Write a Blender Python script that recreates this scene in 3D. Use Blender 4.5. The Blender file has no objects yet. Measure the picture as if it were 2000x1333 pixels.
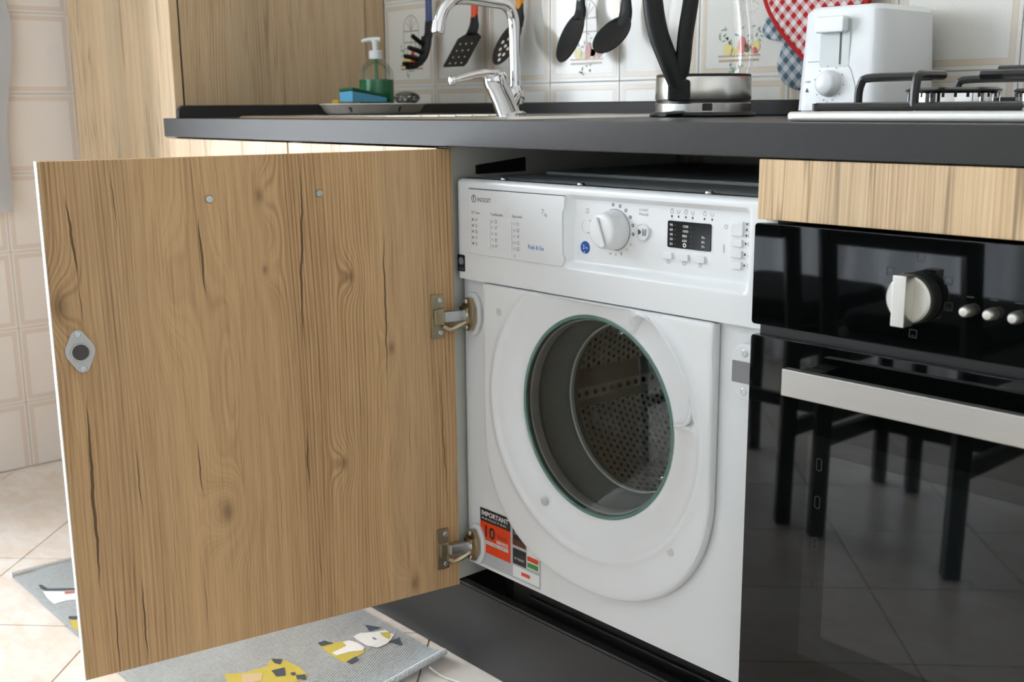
import bpy, bmesh, math, random
from math import sin, cos, pi, radians, sqrt, exp, atan2
from mathutils import Matrix, Vector
random.seed(7)
SC = bpy.context.scene
COL = SC.collection

# ------------------------------------------------------------------ camera
CAM = Vector((1.37745, -1.08379, 0.92951))
YAW, PITCH, ROLL, FPX = 0.846935, -0.209032, -0.008733, 2177.6
def cam_axes():
    fw = Vector((-sin(YAW)*cos(PITCH), cos(YAW)*cos(PITCH), sin(PITCH)))
    r0 = Vector((cos(YAW), sin(YAW), 0)); u0 = r0.cross(fw)
    return cos(ROLL)*r0+sin(ROLL)*u0, -sin(ROLL)*r0+cos(ROLL)*u0, fw
_r, _u, _f = cam_axes()
cd = bpy.data.cameras.new('camera'); cam = bpy.data.objects.new('camera', cd); COL.objects.link(cam)
cd.sensor_fit = 'HORIZONTAL'; cd.sensor_width = 36.0; cd.lens = FPX*36.0/2000.0
cd.clip_start = 0.02
cd.dof.use_dof = True; cd.dof.focus_distance = 1.52; cd.dof.aperture_fstop = 7.0
m = Matrix.Identity(4)
for i in range(3):
    m[i][0], m[i][1], m[i][2], m[i][3] = _r[i], _u[i], -_f[i], CAM[i]
cam.matrix_world = m
SC.camera = cam

# ------------------------------------------------------------------ world, light, exposure
W = bpy.data.worlds.new('daylight'); SC.world = W; W.use_nodes = True
bg = W.node_tree.nodes['Background']
bg.inputs[0].default_value = (0.91, 0.955, 1.0, 1); bg.inputs[1].default_value = 19.5
SC.view_settings.view_transform = 'Standard'; SC.view_settings.look = 'None'
SC.view_settings.gamma = 1.0; SC.view_settings.use_curve_mapping = False
SC.view_settings.exposure = -0.27
SC.cycles.use_denoising = True
SC.cycles.use_adaptive_sampling = True; SC.cycles.adaptive_threshold = .12
SC.cycles.max_bounces = 6; SC.cycles.diffuse_bounces = 3; SC.cycles.glossy_bounces = 4
SC.cycles.transmission_bounces = 4; SC.cycles.transparent_max_bounces = 12
SC.cycles.caustics_reflective = False; SC.cycles.caustics_refractive = False
RX0, RX1, RY0, RY1, RZ = -1.59, 2.3, -2.35, 0.573, 2.6
WIN1 = (-2.15, -0.46, 0.05, 2.10)      # glazed door in the left wall: y0 y1 z0 z1
WIN2 = (-1.40, -0.05, 0.06, 2.20)      # unseen glazed door behind an added sheer curtain in the far wall: x0 x1 z0 z1
def portal(name, loc, rot, sx, sy):
    l = bpy.data.lights.new(name, 'AREA'); l.shape = 'RECTANGLE'; l.size = sx; l.size_y = sy
    l.cycles.is_portal = True
    o = bpy.data.objects.new(name, l); COL.objects.link(o); o.location = loc; o.rotation_euler = rot
portal('window_portal', (RX0-0.13, (WIN1[0]+WIN1[1])/2, (WIN1[2]+WIN1[3])/2), (0, radians(-90), 0), WIN1[3]-WIN1[2], WIN1[1]-WIN1[0])

portal('window_portal', ((WIN2[0]+WIN2[1])/2, RY0-0.13, (WIN2[2]+WIN2[3])/2), (radians(90), 0, 0), WIN2[1]-WIN2[0], WIN2[3]-WIN2[2])
# ------------------------------------------------------------------ material helpers
def srgb(r, g, b):
    f = lambda c: (c/255/12.92) if c/255 <= .04045 else ((c/255+.055)/1.055)**2.4
    return (f(r), f(g), f(b), 1)
def newmat(name):
    mt = bpy.data.materials.new(name); mt.use_nodes = True
    nt = mt.node_tree; b = nt.nodes['Principled BSDF']
    return mt, nt, b
def mat(name, col, rough=.5, metal=0, spec=.5, coat=0, noise=0, nscale=60, bump=0, emit=None, sheen=0):
    """plain surface with a little procedural colour variation"""
    mt, nt, b = newmat(name)
    b.inputs['Roughness'].default_value = rough; b.inputs['Metallic'].default_value = metal
    b.inputs['Specular IOR Level'].default_value = spec
    b.inputs['Coat Weight'].default_value = coat; b.inputs['Coat Roughness'].default_value = .04
    if sheen: b.inputs['Sheen Weight'].default_value = sheen
    n = nt.nodes.new('ShaderNodeTexNoise'); n.inputs['Scale'].default_value = nscale; n.inputs['Detail'].default_value = 3
    tc = nt.nodes.new('ShaderNodeTexCoord'); nt.links.new(tc.outputs['Object'], n.inputs['Vector'])
    mx = nt.nodes.new('ShaderNodeMix'); mx.data_type = 'RGBA'
    k = noise
    mx.inputs[6].default_value = tuple(max(0, c*(1-k)) for c in col[:3])+(1,)
    mx.inputs[7].default_value = tuple(min(1, c*(1+k)) for c in col[:3])+(1,)
    nt.links.new(n.outputs['Fac'], mx.inputs[0]); nt.links.new(mx.outputs[2], b.inputs['Base Color'])
    if bump:
        bp = nt.nodes.new('ShaderNodeBump'); bp.inputs['Strength'].default_value = bump; bp.inputs['Distance'].default_value = .001
        nt.links.new(n.outputs['Fac'], bp.inputs['Height']); nt.links.new(bp.outputs[0], b.inputs['Normal'])
    return mt

class X:
    """tiny node-expression builder"""
    def __init__(s, nt, sock): s.nt, s.s = nt, sock
    def _m(s, op, *a, clamp=False):
        n = s.nt.nodes.new('ShaderNodeMath'); n.operation = op; n.use_clamp = clamp
        for i, v in enumerate((s,)+a):
            if isinstance(v, X): s.nt.links.new(v.s, n.inputs[i])
            else: n.inputs[i].default_value = v
        return X(s.nt, n.outputs[0])
    def __add__(s, o): return s._m('ADD', o)
    __radd__ = __add__
    def __mul__(s, o): return s._m('MULTIPLY', o)
    __rmul__ = __mul__
    def __sub__(s, o): return s._m('SUBTRACT', o)
    def __rsub__(s, o): return (s*-1.0)+o
    def __truediv__(s, o): return s._m('DIVIDE', o)
    def sin(s): return s._m('SINE')
    def abs(s): return s._m('ABSOLUTE')
    def pw(s, e): return s._m('POWER', e)
    def exp(s): return s._m('EXPONENT')
    def frac(s): return s._m('FRACT')
    def floor(s): return s._m('FLOOR')
    def mn(s, o): return s._m('MINIMUM', o)
    def mx(s, o): return s._m('MAXIMUM', o)
    def gt(s, o): return s._m('GREATER_THAN', o)
    def atan2(s, o): return s._m('ARCTAN2', o)
    def sqrt(s): return s._m('SQRT')
    def clamp(s): return s._m('ADD', 0.0, clamp=True)
    def ramp(s, a, b): return ((s-a)/(b-a)).clamp()
def objcoord(nt):
    tc = nt.nodes.new('ShaderNodeTexCoord'); sp = nt.nodes.new('ShaderNodeSeparateXYZ')
    nt.links.new(tc.outputs['Object'], sp.inputs[0])
    return [X(nt, sp.outputs[i]) for i in range(3)]
def noise(nt, x, y, z, detail=2, rough=.5, dist=0):
    c = nt.nodes.new('ShaderNodeCombineXYZ')
    for i, v in enumerate((x, y, z)):
        if isinstance(v, X): nt.links.new(v.s, c.inputs[i])
        else: c.inputs[i].default_value = v
    n = nt.nodes.new('ShaderNodeTexNoise'); n.inputs['Scale'].default_value = 1; n.inputs['Detail'].default_value = detail
    n.inputs['Roughness'].default_value = rough; n.inputs['Distortion'].default_value = dist
    nt.links.new(c.outputs[0], n.inputs['Vector'])
    return X(nt, n.outputs['Fac'])
def mixc(nt, f, a, b):
    n = nt.nodes.new('ShaderNodeMix'); n.data_type = 'RGBA'
    if isinstance(f, X): nt.links.new(f.s, n.inputs[0])
    else: n.inputs[0].default_value = f
    for i, v in ((6, a), (7, b)):
        if isinstance(v, tuple): n.inputs[i].default_value = v
        else: nt.links.new(v, n.inputs[i])
    return n.outputs[2]
def bumpn(nt, h, bsdf, strength=.2, dist=.001):
    bp = nt.nodes.new('ShaderNodeBump'); bp.inputs['Strength'].default_value = strength; bp.inputs['Distance'].default_value = dist
    nt.links.new(h.s, bp.inputs['Height']); nt.links.new(bp.outputs[0], bsdf.inputs['Normal'])

def wood(name, axis='X', seed=0., knots=(), cracks=(), light=(228, 202, 164), dark=(166, 130, 92), generic=True, rough=.42):
    mt, nt, b = newmat(name)
    c = objcoord(nt); u = c[0] if axis == 'X' else c[1]; v = c[2]
    n1 = noise(nt, u*3.0, v*.55, seed, 1); n2 = noise(nt, u*11., v*1.7, seed+5.3, 1)
    n0 = noise(nt, u*7.0, 0.0, seed+9.1, 0)
    t = u + (n1-.5)*.14 + (n2-.5)*.018
    kd = None
    for (ku, kv, A, a, bb, cr) in knots:
        du = (u-ku)/a; dv = (v-kv)/bb
        t = t + ((du*du+dv*dv)*-1.0).exp()*A
        if cr > 0:
            du2 = (u-ku)/(cr); dv2 = (v-kv)/(cr*1.9)
            k = ((du2*du2+dv2*dv2)*-1.0).exp()
            kd = k if kd is None else kd.mx(k)
    jit = noise(nt, u*60., v*3., seed+2.2, 1)
    ring = ((t*(2*pi/.0062)+jit*3.5).sin()*.32+(t*(2*pi/.0039)+jit*6.0).sin()*.20+.48).clamp().pw(1.5)
    amp = noise(nt, u*16., v*1.1, seed+3.7, 0).ramp(.35, .68)
    ring2 = ((t*(2*pi/.031)).sin()*.5+.5)
    fib = noise(nt, u*420., v*10., seed+1.1, 2, .6)
    pore = fib.ramp(.58, .70)
    plank = noise(nt, (u*11.5+n1*1.2).floor()*7.31, seed+4.4, 0.0, 0)
    f = ring*(amp*.50+.12) + ring2*.12 + (fib-.5)*.75 + pore*.12 + (plank-.5)*.75 + (n0-.5)*.25 + .17
    f = f.clamp()
    col = mixc(nt, f, srgb(*light), srgb(*dark))
    # slightly greener/greyer boards
    col = mixc(nt, plank.ramp(.5, .72)*.32, col, srgb(186, 168, 138))
    col = mixc(nt, plank.ramp(.46, .30)*.35, col, srgb(198, 158, 110))
    ck = None
    wob = (noise(nt, 3.3, v*24., seed+.7, 2)-.5)*.007 if cracks else None
    for (cu0, cv0, cu1, cv1, w) in cracks:
        vm, h = (cv0+cv1)/2, abs(cv1-cv0)/2
        sl = (cu1-cu0)/(cv1-cv0) if cv1 != cv0 else 0
        d = (u-((v-vm)*sl+(cu0+cu1)/2)-wob).abs()
        q = (v-vm)/h; tp = 1.0-q*q
        k = ((tp*(w*.92)-d)/.0010).clamp()
        ck = k if ck is None else ck.mx(k)
    if generic:
        g = noise(nt, u*38.+n2*1.5, v*1.15, seed+8.8, 2, .55)
        gm = noise(nt, u*3.1, v*2.3, seed+7.7, 0).ramp(.50, .62)
        g = ((.020-(g-.5).abs())/.02).clamp()*gm
        g2 = noise(nt, u*90., v*2.2, seed+3.1, 1).ramp(.69, .74)
        g = g.mx(g2*.9)*.62
        ck = g if ck is None else ck.mx(g)
    if ck is not None: col = mixc(nt, ck*.85, col, srgb(70, 50, 28))
    if kd is not None: col = mixc(nt, kd*.62, col, srgb(104, 76, 48))
    nt.links.new(col, b.inputs['Base Color'])
    b.inputs['Roughness'].default_value = rough; b.inputs['Specular IOR Level'].default_value = .35
    bumpn(nt, noise(nt, u*520., v*14., seed+1.1, 1, .6), b, .25, .0005)
    return mt

def tile_mat(name, base, band, axis='X'):
    mt, nt, b = newmat(name)
    c = objcoord(nt); u = c[0] if axis == 'X' else c[1]; v = c[2]
    mm = u.abs().mx(v.abs())
    s = ((.0048-(mm-.0868).abs())/.0006).clamp()
    e = ((.0009-((mm-.0868).abs()-.0045).abs())/.0005).clamp()
    sp = noise(nt, u*420., v*420., 1.0, 2)
    col = mixc(nt, sp.ramp(.35, .7), tuple(x*.93 for x in srgb(*base)[:3])+(1,), srgb(*base))
    col = mixc(nt, s*.62, col, srgb(*band)); col = mixc(nt, e*.5, col, tuple(x*.8 for x in srgb(*band)[:3])+(1,))
    nt.links.new(col, b.inputs['Base Color']); b.inputs['Roughness'].default_value = .16
    bumpn(nt, sp+s*1.5, b, .10, .0006)
    return mt
def floor_mat():
    mt, nt, b = newmat('floor_tile_glaze')
    tc = nt.nodes.new('ShaderNodeNewGeometry'); sp = nt.nodes.new('ShaderNodeSeparateXYZ'); nt.links.new(tc.outputs['Position'], sp.inputs[0])
    u, v = X(nt, sp.outputs[0]), X(nt, sp.outputs[1])
    n = noise(nt, u*9., v*16., 2.2, 5, .6, .8); n2 = noise(nt, u*40., v*60., 4.2, 3, .6)
    col = mixc(nt, (n*.75+n2*.25).ramp(.36, .68), srgb(244, 238, 231), srgb(230, 212, 194))
    nt.links.new(col, b.inputs['Base Color']); b.inputs['Roughness'].default_value = .28
    bumpn(nt, n2, b, .05, .0006)
    return mt
def gingham(name, c1, c2, s=.0165):
    mt, nt, b = newmat(name)
    x, y, z = objcoord(nt)
    a = (x+z)*(.7071/s); d = (x-z)*(.7071/s)
    fa = (a.frac()).gt(.5); fd = (d.frac()).gt(.5)
    weave = noise(nt, x*900., z*900., 0., 1)
    col = mixc(nt, (fa+fd)*.5, srgb(*c1), srgb(*c2))
    nt.links.new(col, b.inputs['Base Color']); b.inputs['Roughness'].default_value = .9
    bumpn(nt, weave, b, .4, .001)
    return mt
def rug_mat():
    mt, nt, b = newmat('woven_grey_cotton')
    x, y, z = objcoord(nt)
    w = ((x+y*.6)*(2*pi/.0052)).sin()*.5+((y-x*.2)*(2*pi/.0034)).sin()*.5
    n = noise(nt, x*70., y*160., 0., 3)
    f = (w*.22+.5+(n-.5)*.9).clamp()
    col = mixc(nt, f, srgb(206, 213, 214), srgb(240, 243, 243))
    nt.links.new(col, b.inputs['Base Color']); b.inputs['Roughness'].default_value = .95; b.inputs['Specular IOR Level'].default_value = .1
    bumpn(nt, w+n, b, .5, .0012)
    return mt
def glass_mat(name, tint=(1, 1, 1), ior=1.45, rough=0.0, strength=1.0, spec=1.0):
    """thin clear pane: see-through plus a Fresnel reflection"""
    mt = bpy.data.materials.new(name); mt.use_nodes = True; nt = mt.node_tree
    nt.nodes.clear()
    out = nt.nodes.new('ShaderNodeOutputMaterial'); tr = nt.nodes.new('ShaderNodeBsdfTransparent')
    gl = nt.nodes.new('ShaderNodeBsdfGlossy'); gl.inputs['Roughness'].default_value = rough
    gl.inputs['Color'].default_value = (spec, spec, spec, 1)
    fr = nt.nodes.new('ShaderNodeFresnel'); fr.inputs['IOR'].default_value = ior
    n = nt.nodes.new('ShaderNodeTexNoise'); n.inputs['Scale'].default_value = 8
    mxc = nt.nodes.new('ShaderNodeMix'); mxc.data_type = 'RGBA'
    mxc.inputs[6].default_value = tuple(t*.985 for t in tint)+(1,); mxc.inputs[7].default_value = tuple(tint)+(1,)
    nt.links.new(n.outputs['Fac'], mxc.inputs[0]); nt.links.new(mxc.outputs[2], tr.inputs['Color'])
    ms = nt.nodes.new('ShaderNodeMixShader')
    fx = X(nt, fr.outputs[0])*strength; nt.links.new(fx.s, ms.inputs[0]); nt.links.new(tr.outputs[0], ms.inputs[1]); nt.links.new(gl.outputs[0], ms.inputs[2])
    nt.links.new(ms.outputs[0], out.inputs['Surface'])
    return mt
def sheer_mat():
    mt = bpy.data.materials.new('sheer_white_fabric'); mt.use_nodes = True; nt = mt.node_tree; nt.nodes.clear()
    out = nt.nodes.new('ShaderNodeOutputMaterial'); tl = nt.nodes.new('ShaderNodeBsdfTranslucent'); df = nt.nodes.new('ShaderNodeBsdfDiffuse')
    n = nt.nodes.new('ShaderNodeTexNoise'); n.inputs['Scale'].default_value = 300
    mx = nt.nodes.new('ShaderNodeMix'); mx.data_type = 'RGBA'; mx.inputs[6].default_value = (.20, .22, .24, 1); mx.inputs[7].default_value = (.24, .26, .28, 1)
    nt.links.new(n.outputs['Fac'], mx.inputs[0]); nt.links.new(mx.outputs[2], tl.inputs['Color']); df.inputs['Color'].default_value = (.7, .7, .7, 1)
    ad = nt.nodes.new('ShaderNodeAddShader'); nt.links.new(tl.outputs[0], ad.inputs[0]); nt.links.new(df.outputs[0], ad.inputs[1]); nt.links.new(ad.outputs[0], out.inputs['Surface'])
    return mt
def drum_mat(cx, cz, back=False):
    mt, nt, b = newmat('drum_back_steel' if back else 'perforated_drum_steel')
    x, y, z = objcoord(nt)
    p = .0125
    if back:
        a, d = (x-cx)/p, (z-cz)/p
    else:
        a, d = (z-cz).atan2(x-cx)*(.235/p), y/p
    row = (d.floor()*.5).frac()
    ax = (a+row).frac()-.5; dx = d.frac()-.5
    r = (ax*ax+dx*dx).sqrt()
    hole = r.ramp(.30, .22)
    col = mixc(nt, hole, srgb(236, 236, 232), srgb(12, 12, 12))
    nt.links.new(col, b.inputs['Base Color'])
    b.inputs['Metallic'].default_value = .25; b.inputs['Roughness'].default_value = .3
    bumpn(nt, r.ramp(.45, .22)*-1.0, b, .6, .002)
    return mt
def brushed(name, col, rough=.3, axis=0):
    mt, nt, b = newmat(name)
    c = objcoord(nt); s = [900., 900., 900.]; s[axis] = 6.
    n = noise(nt, c[0]*s[0], c[1]*s[1], c[2]*s[2], 3)
    cc = mixc(nt, n, tuple(x*.88 for x in srgb(*col)[:3])+(1,), srgb(*col)); nt.links.new(cc, b.inputs['Base Color'])
    b.inputs['Metallic'].default_value = 1; b.inputs['Roughness'].default_value = rough
    return mt

MT = {}
MT['white'] = mat('white_appliance_enamel', srgb(236, 238, 238), .26, noise=.01)
MT['white_plastic'] = mat('white_plastic', srgb(232, 234, 234), .32, noise=.015)
MT['offwhite_body'] = mat('grey_white_sheet_steel', srgb(205, 210, 208), .4, noise=.02)
MT['carcass'] = mat('white_melamine', srgb(222, 222, 212), .45, noise=.01)
MT['edge'] = mat('pale_edge_band', srgb(238, 232, 220), .4, noise=.02)
MT['worktop'] = mat('anthracite_laminate', srgb(58, 57, 56), .38, spec=.15, noise=.10, nscale=400, bump=.12)
MT['plinth'] = mat('anthracite_plinth_laminate', srgb(48, 47, 46), .45, spec=.3, noise=.08, nscale=300, bump=.1)
MT['black'] = mat('black_plastic', srgb(24, 25, 26), .42, noise=.05)
MT['nylon'] = mat('black_nylon', srgb(25, 26, 27), .5, spec=.3, noise=.06)
MT['void'] = mat('matte_black', srgb(14, 15, 15), .8, noise=.05)  # plain matte black, also painted into dark gaps and holes
MT['iron'] = mat('black_enamel_iron', srgb(26, 26, 27), .28, noise=.1, nscale=200)
MT['ovenglass'] = mat('black_oven_glass', srgb(5, 7, 7), .03, spec=.36)
MT['ovenwin'] = mat('oven_window_glass', srgb(13, 17, 19), .03, spec=.75)
MT['ovenwin2'] = mat('oven_window_border', srgb(11, 14, 14), .03, spec=.48)
MT['chrome'] = mat('chrome', srgb(225, 226, 228), .06, metal=1, noise=.01)
MT['steel'] = brushed('brushed_steel', (190, 187, 180), .36)
MT['kettlesteel'] = mat('polished_kettle_steel', srgb(214, 212, 206), .27, metal=1, noise=.02)
MT['hobsteel'] = mat('satin_hob_steel', srgb(226, 224, 218), .42, metal=.55, noise=.03)
MT['satin'] = brushed('satin_nickel', (214, 212, 204), .36, 2)
MT['nickel'] = mat('aged_nickel', srgb(178, 166, 140), .3, metal=1, noise=.12, nscale=90)
MT['zinc'] = mat('zinc_screw', srgb(200, 205, 208), .3, metal=1, noise=.1)
MT['greyplastic'] = mat('grey_plastic', srgb(206, 206, 203), .4, noise=.01)
MT['magnet'] = mat('dark_magnet_steel', srgb(74, 72, 71), .45, noise=.1)
MT['rubber'] = mat('grey_rubber_gasket', srgb(146, 153, 151), .45, noise=.06)
MT['greenglass'] = mat('green_glass_rim', srgb(96, 132, 122), .12, noise=.1)
MT['ink'] = mat('dark_grey_print', srgb(70, 72, 74), .5)
MT['softink'] = mat('light_grey_print', srgb(140, 143, 146), .5)
MT['blue'] = mat('blue_print', srgb(28, 84, 168), .35)
MT['blueink'] = mat('blue_letter_print', srgb(70, 130, 205), .45)
MT['whiteink'] = mat('white_print', srgb(240, 240, 240), .45)
MT['blackink'] = mat('black_print', srgb(36, 36, 38), .4)
MT['display'] = mat('display_glass', srgb(18, 20, 20), .12)
MT['orange'] = mat('orange_print', srgb(232, 68, 14), .4)
MT['brownink'] = mat('brown_print', srgb(96, 52, 34), .4)
MT['greenink'] = mat('green_print', srgb(64, 150, 60), .4)
MT['film'] = mat('grey_sticker_film', srgb(188, 190, 196), .35)
MT['grout'] = mat('tile_grout', srgb(205, 200, 190), .8, noise=.05)
MT['floorgrout'] = mat('floor_grout', srgb(158, 146, 132), .85, noise=.05)
MT['paint'] = mat('white_wall_paint', srgb(236, 235, 232), .8, noise=.01)
MT['tile'] = tile_mat('cream_wall_tile', (232, 228, 218), (214, 192, 160))
MT['tile_left'] = tile_mat('cream_wall_tile_side', (240, 233, 226), (220, 202, 186), 'Y')
MT['floor'] = floor_mat()
MT['rug'] = rug_mat()
MT['towel'] = mat('white_terry', srgb(248, 248, 250), .95, noise=.02, nscale=500, bump=.25)
MT['red'] = mat('red_binding', srgb(190, 24, 26), .8, noise=.05)
MT['gred'] = gingham('red_gingham', (188, 24, 30), (240, 230, 226))
MT['gblue'] = gingham('blue_gingham', (84, 104, 122), (206, 214, 214), .0185)
MT['sponge'] = mat('blue_sponge', srgb(96, 168, 204), .9, noise=.12, nscale=300, bump=.8)
MT['scour'] = mat('green_scouring_pad', srgb(22, 92, 62), .95, noise=.2, nscale=500, bump=1)
MT['yellow'] = mat('yellow_sponge', srgb(226, 180, 40), .9, noise=.1)
MT['dish'] = mat('beige_ceramic', srgb(226, 216, 202), .3, noise=.04)
MT['dishpat'] = mat('dark_ceramic_motif', srgb(78, 70, 56), .35)
MT['wire'] = mat('steel_wool_wire', srgb(120, 122, 118), .35, metal=.9, noise=.1)
MT['soap'] = mat('green_soap', srgb(18, 120, 72), .12, noise=.05)
MT['clear'] = glass_mat('clear_plastic', (.96, .985, .975), strength=.45)
MT['kettleglass'] = glass_mat('kettle_glass', (.985, .99, .99), 1.3, strength=.25)
MT['porthole'] = glass_mat('porthole_glass', (.88, .93, .91), 1.4)
MT['bowlglass'] = glass_mat('inner_bowl_glass', (.93, .96, .95), 1.15)
MT['pane'] = glass_mat('window_pane', (.98, .99, 1), 1.3)
MT['faint'] = mat('faint_grey_print', srgb(44, 47, 48), .4)
MT['sheer'] = sheer_mat()
MT['strike'] = mat('dull_grey_steel', srgb(134, 134, 136), .5, noise=.05)
MT['chairwood'] = mat('dark_stained_wood', srgb(34, 27, 23), .4, noise=.25, nscale=30)
MT['cushion'] = mat('dark_plush', srgb(40, 40, 38), .95, noise=.4, nscale=60, bump=1)
MT['pvc'] = mat('white_pvc_frame', srgb(240, 240, 238), .35)
MT['teal'] = mat('teal_silicone', srgb(110, 168, 160), .5)
MT['uorange'] = mat('orange_silicone', srgb(240, 150, 20), .5)
MT['ured'] = mat('red_orange_silicone', srgb(226, 72, 24), .5)
MT['uyellow'] = mat('yellow_silicone', srgb(240, 190, 20), .5)
MT['ublue'] = mat('blue_silicone', srgb(62, 78, 124), .5)
for nm, c in dict(rwhite=(240, 240, 238), rgrey=(74, 82, 92), ryellow=(204, 186, 84), rred=(196, 112, 100), rtan=(214, 190, 150)).items():
    MT[nm] = mat('rug_yarn_'+nm[1:], srgb(*c), .95, noise=.12, nscale=700, bump=.6)
for nm, c in dict(dline=(176, 160, 140), dred=(200, 48, 22), dorange=(232, 140, 60), dyellow=(226, 208, 120), dgreen=(120, 160, 126), dwood=(180, 140, 104)).items():
    MT[nm] = mat('tile_print_'+nm[1:], srgb(*c), .25, noise=.08)

# ------------------------------------------------------------------ mesh helpers (world coordinates)
INV = {}
STUFF = ('lettering', 'markings', 'indicator_lamps', 'level_marks', 'flame_slots', 'perforations', 'decor_print', 'lifter_holes')
def setprops(o, label=None, cat=None, group=None, kind=None):
    if label: o['label'] = label
    if cat: o['category'] = cat
    if group: o['group'] = group
    if kind: o['kind'] = kind
def thing(name, label, cat, loc=(0, 0, 0), rz=0, group=None):
    o = bpy.data.objects.new(name, None); COL.objects.link(o)
    o.empty_display_size = .05; o.location = loc; o.rotation_euler = (0, 0, rz)
    setprops(o, label, cat, group)
    INV[o.name] = (Matrix.Translation(Vector(loc)) @ Matrix.Rotation(rz, 4, 'Z')).inverted()
    return o
def finish(bm, bevel=0, seg=2, ang=32):
    if bevel:
        es = [e for e in bm.edges if len(e.link_faces) == 2 and e.calc_face_angle(0) > radians(ang)]
        bmesh.ops.bevel(bm, geom=es, offset=bevel, segments=seg, profile=.5, affect='EDGES', clamp_overlap=True)
def part(name, bm, mt, parent=None, bevel=0, seg=2, ang=32, local=False, label=None, smooth=True, recalc=True, kind=None):
    if recalc: bmesh.ops.recalc_face_normals(bm, faces=bm.faces[:])
    finish(bm, bevel, seg, ang)
    if parent is not None:
        M = INV[parent.name]
        if not local: bm.transform(M)
    me = bpy.data.meshes.new(name); bm.to_mesh(me); bm.free()
    mts = mt if isinstance(mt, (list, tuple)) else [mt]
    for q in mts: me.materials.append(MT[q] if isinstance(q, str) else q)
    if smooth:
        me.shade_smooth(); me.set_sharp_from_angle(angle=radians(ang))
    o = bpy.data.objects.new(name, me); COL.objects.link(o)
    if smooth and bevel:
        wn = o.modifiers.new('weighted_normal', 'WEIGHTED_NORMAL'); wn.keep_sharp = True; wn.weight = 100
    if parent is not None:
        o.parent = parent; INV[o.name] = INV[parent.name]
    else: INV[o.name] = Matrix.Identity(4)
    if label: o['label'] = label
    if kind is None and name in STUFF: kind = 'stuff'
    if kind: o['kind'] = kind
    return o
def NB(): return bmesh.new()
def box(bm, x0, x1, y0, y1, z0, z1):
    v = [bm.verts.new(p) for p in ((x0,y0,z0),(x1,y0,z0),(x1,y1,z0),(x0,y1,z0),(x0,y0,z1),(x1,y0,z1),(x1,y1,z1),(x0,y1,z1))]
    for f in ((0,3,2,1),(4,5,6,7),(0,1,5,4),(1,2,6,5),(2,3,7,6),(3,0,4,7)): bm.faces.new([v[i] for i in f])
    return bm
def bx(*a): return box(NB(), *a)
def frame(axis):
    d = Vector(axis).normalized(); a = Vector((0, 0, 1)) if abs(d.z) < .9 else Vector((1, 0, 0))
    p = d.cross(a).normalized(); q = p.cross(d).normalized()
    return d, p, q
def lathe(bm, org, axis, prof, n=40, a0=0, a1=2*pi):
    """prof: (radius, distance along axis)"""
    d, p, q = frame(axis); org = Vector(org); full = abs(a1-a0-2*pi) < 1e-6
    rings = []
    for r, h in prof:
        if r < 1e-7: rings.append([bm.verts.new(org+d*h)])
        else:
            k = n if full else n+1
            rings.append([bm.verts.new(org+d*h+(p*cos(a0+(a1-a0)*i/n)+q*sin(a0+(a1-a0)*i/n))*r) for i in range(k)])
    for A, B in zip(rings, rings[1:]):
        for i in range(n):
            j = (i+1) % n if full else i+1
            if len(A) == 1 and len(B) == 1: continue
            if len(A) == 1: bm.faces.new((A[0], B[j], B[i]))
            elif len(B) == 1: bm.faces.new((A[i], A[j], B[0]))
            else: bm.faces.new((A[i], A[j], B[j], B[i]))
    return bm
def cyl(bm, a, b, r, n=20, r2=None):
    a, b = Vector(a), Vector(b); h = (b-a).length
    return lathe(bm, a, b-a, [(0, 0), (r, 0), (r if r2 is None else r2, h), (0, h)], n)
def smoothpath(pts, k=6):
    P = [Vector(p) for p in pts]; P = [P[0]*2-P[1]]+P+[P[-1]*2-P[-2]]; out = []
    for i in range(1, len(P)-2):
        a, b, c, d = P[i-1:i+3]
        for j in range(k):
            t = j/k
            out.append(.5*((2*b)+(c-a)*t+(2*a-5*b+4*c-d)*t*t+(3*b-a-3*c+d)*t**3))
    out.append(P[-2]); return out
def tube(bm, pts, r, n=12, sm=0, flat=1.0, caps=True, upv=None):
    P = smoothpath(pts, sm) if sm else [Vector(p) for p in pts]
    rr = r if callable(r) else (lambda t: r)
    rings = []; prev = None
    for i, p in enumerate(P):
        d = (P[min(i+1, len(P)-1)]-P[max(i-1, 0)]).normalized()
        if prev is None:
            a = Vector(upv) if upv else (Vector((0, 0, 1)) if abs(d.z) < .9 else Vector((1, 0, 0)))
            x = d.cross(a).normalized()
        else: x = (prev-d*prev.dot(d)).normalized()
        prev = x; y = d.cross(x); R = rr(i/max(1, len(P)-1))
        rings.append([bm.verts.new(p+(x*cos(2*pi*k/n)+y*sin(2*pi*k/n)*flat)*R) for k in range(n)])
    for A, B in zip(rings, rings[1:]):
        for k in range(n): bm.faces.new((A[k], A[(k+1) % n], B[(k+1) % n], B[k]))
    if caps: bm.faces.new(rings[0][::-1]); bm.faces.new(rings[-1])
    return bm
def prism(bm, pts, o, ux, uy, d):
    """polygon pts (2d) in plane o+x*ux+y*uy, thickened by vector d"""
    o, ux, uy, d = Vector(o), Vector(ux), Vector(uy), Vector(d)
    A = [bm.verts.new(o+ux*x+uy*y) for x, y in pts]; B = [bm.verts.new(v.co+d) for v in A]
    n = len(A); bm.faces.new(A); bm.faces.new(B[::-1])
    for i in range(n): bm.faces.new((A[i], B[i], B[(i+1) % n], A[(i+1) % n]))
    return bm
def rrect(x0, x1, y0, y1, r, n=5):
    out = []
    for cx, cy, a in ((x1-r, y1-r, 0), (x0+r, y1-r, pi/2), (x0+r, y0+r, pi), (x1-r, y0+r, 3*pi/2)):
        for i in range(n+1):
            t = a+pi/2*i/n; out.append((cx+r*cos(t), cy+r*sin(t)))
    return out
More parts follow.
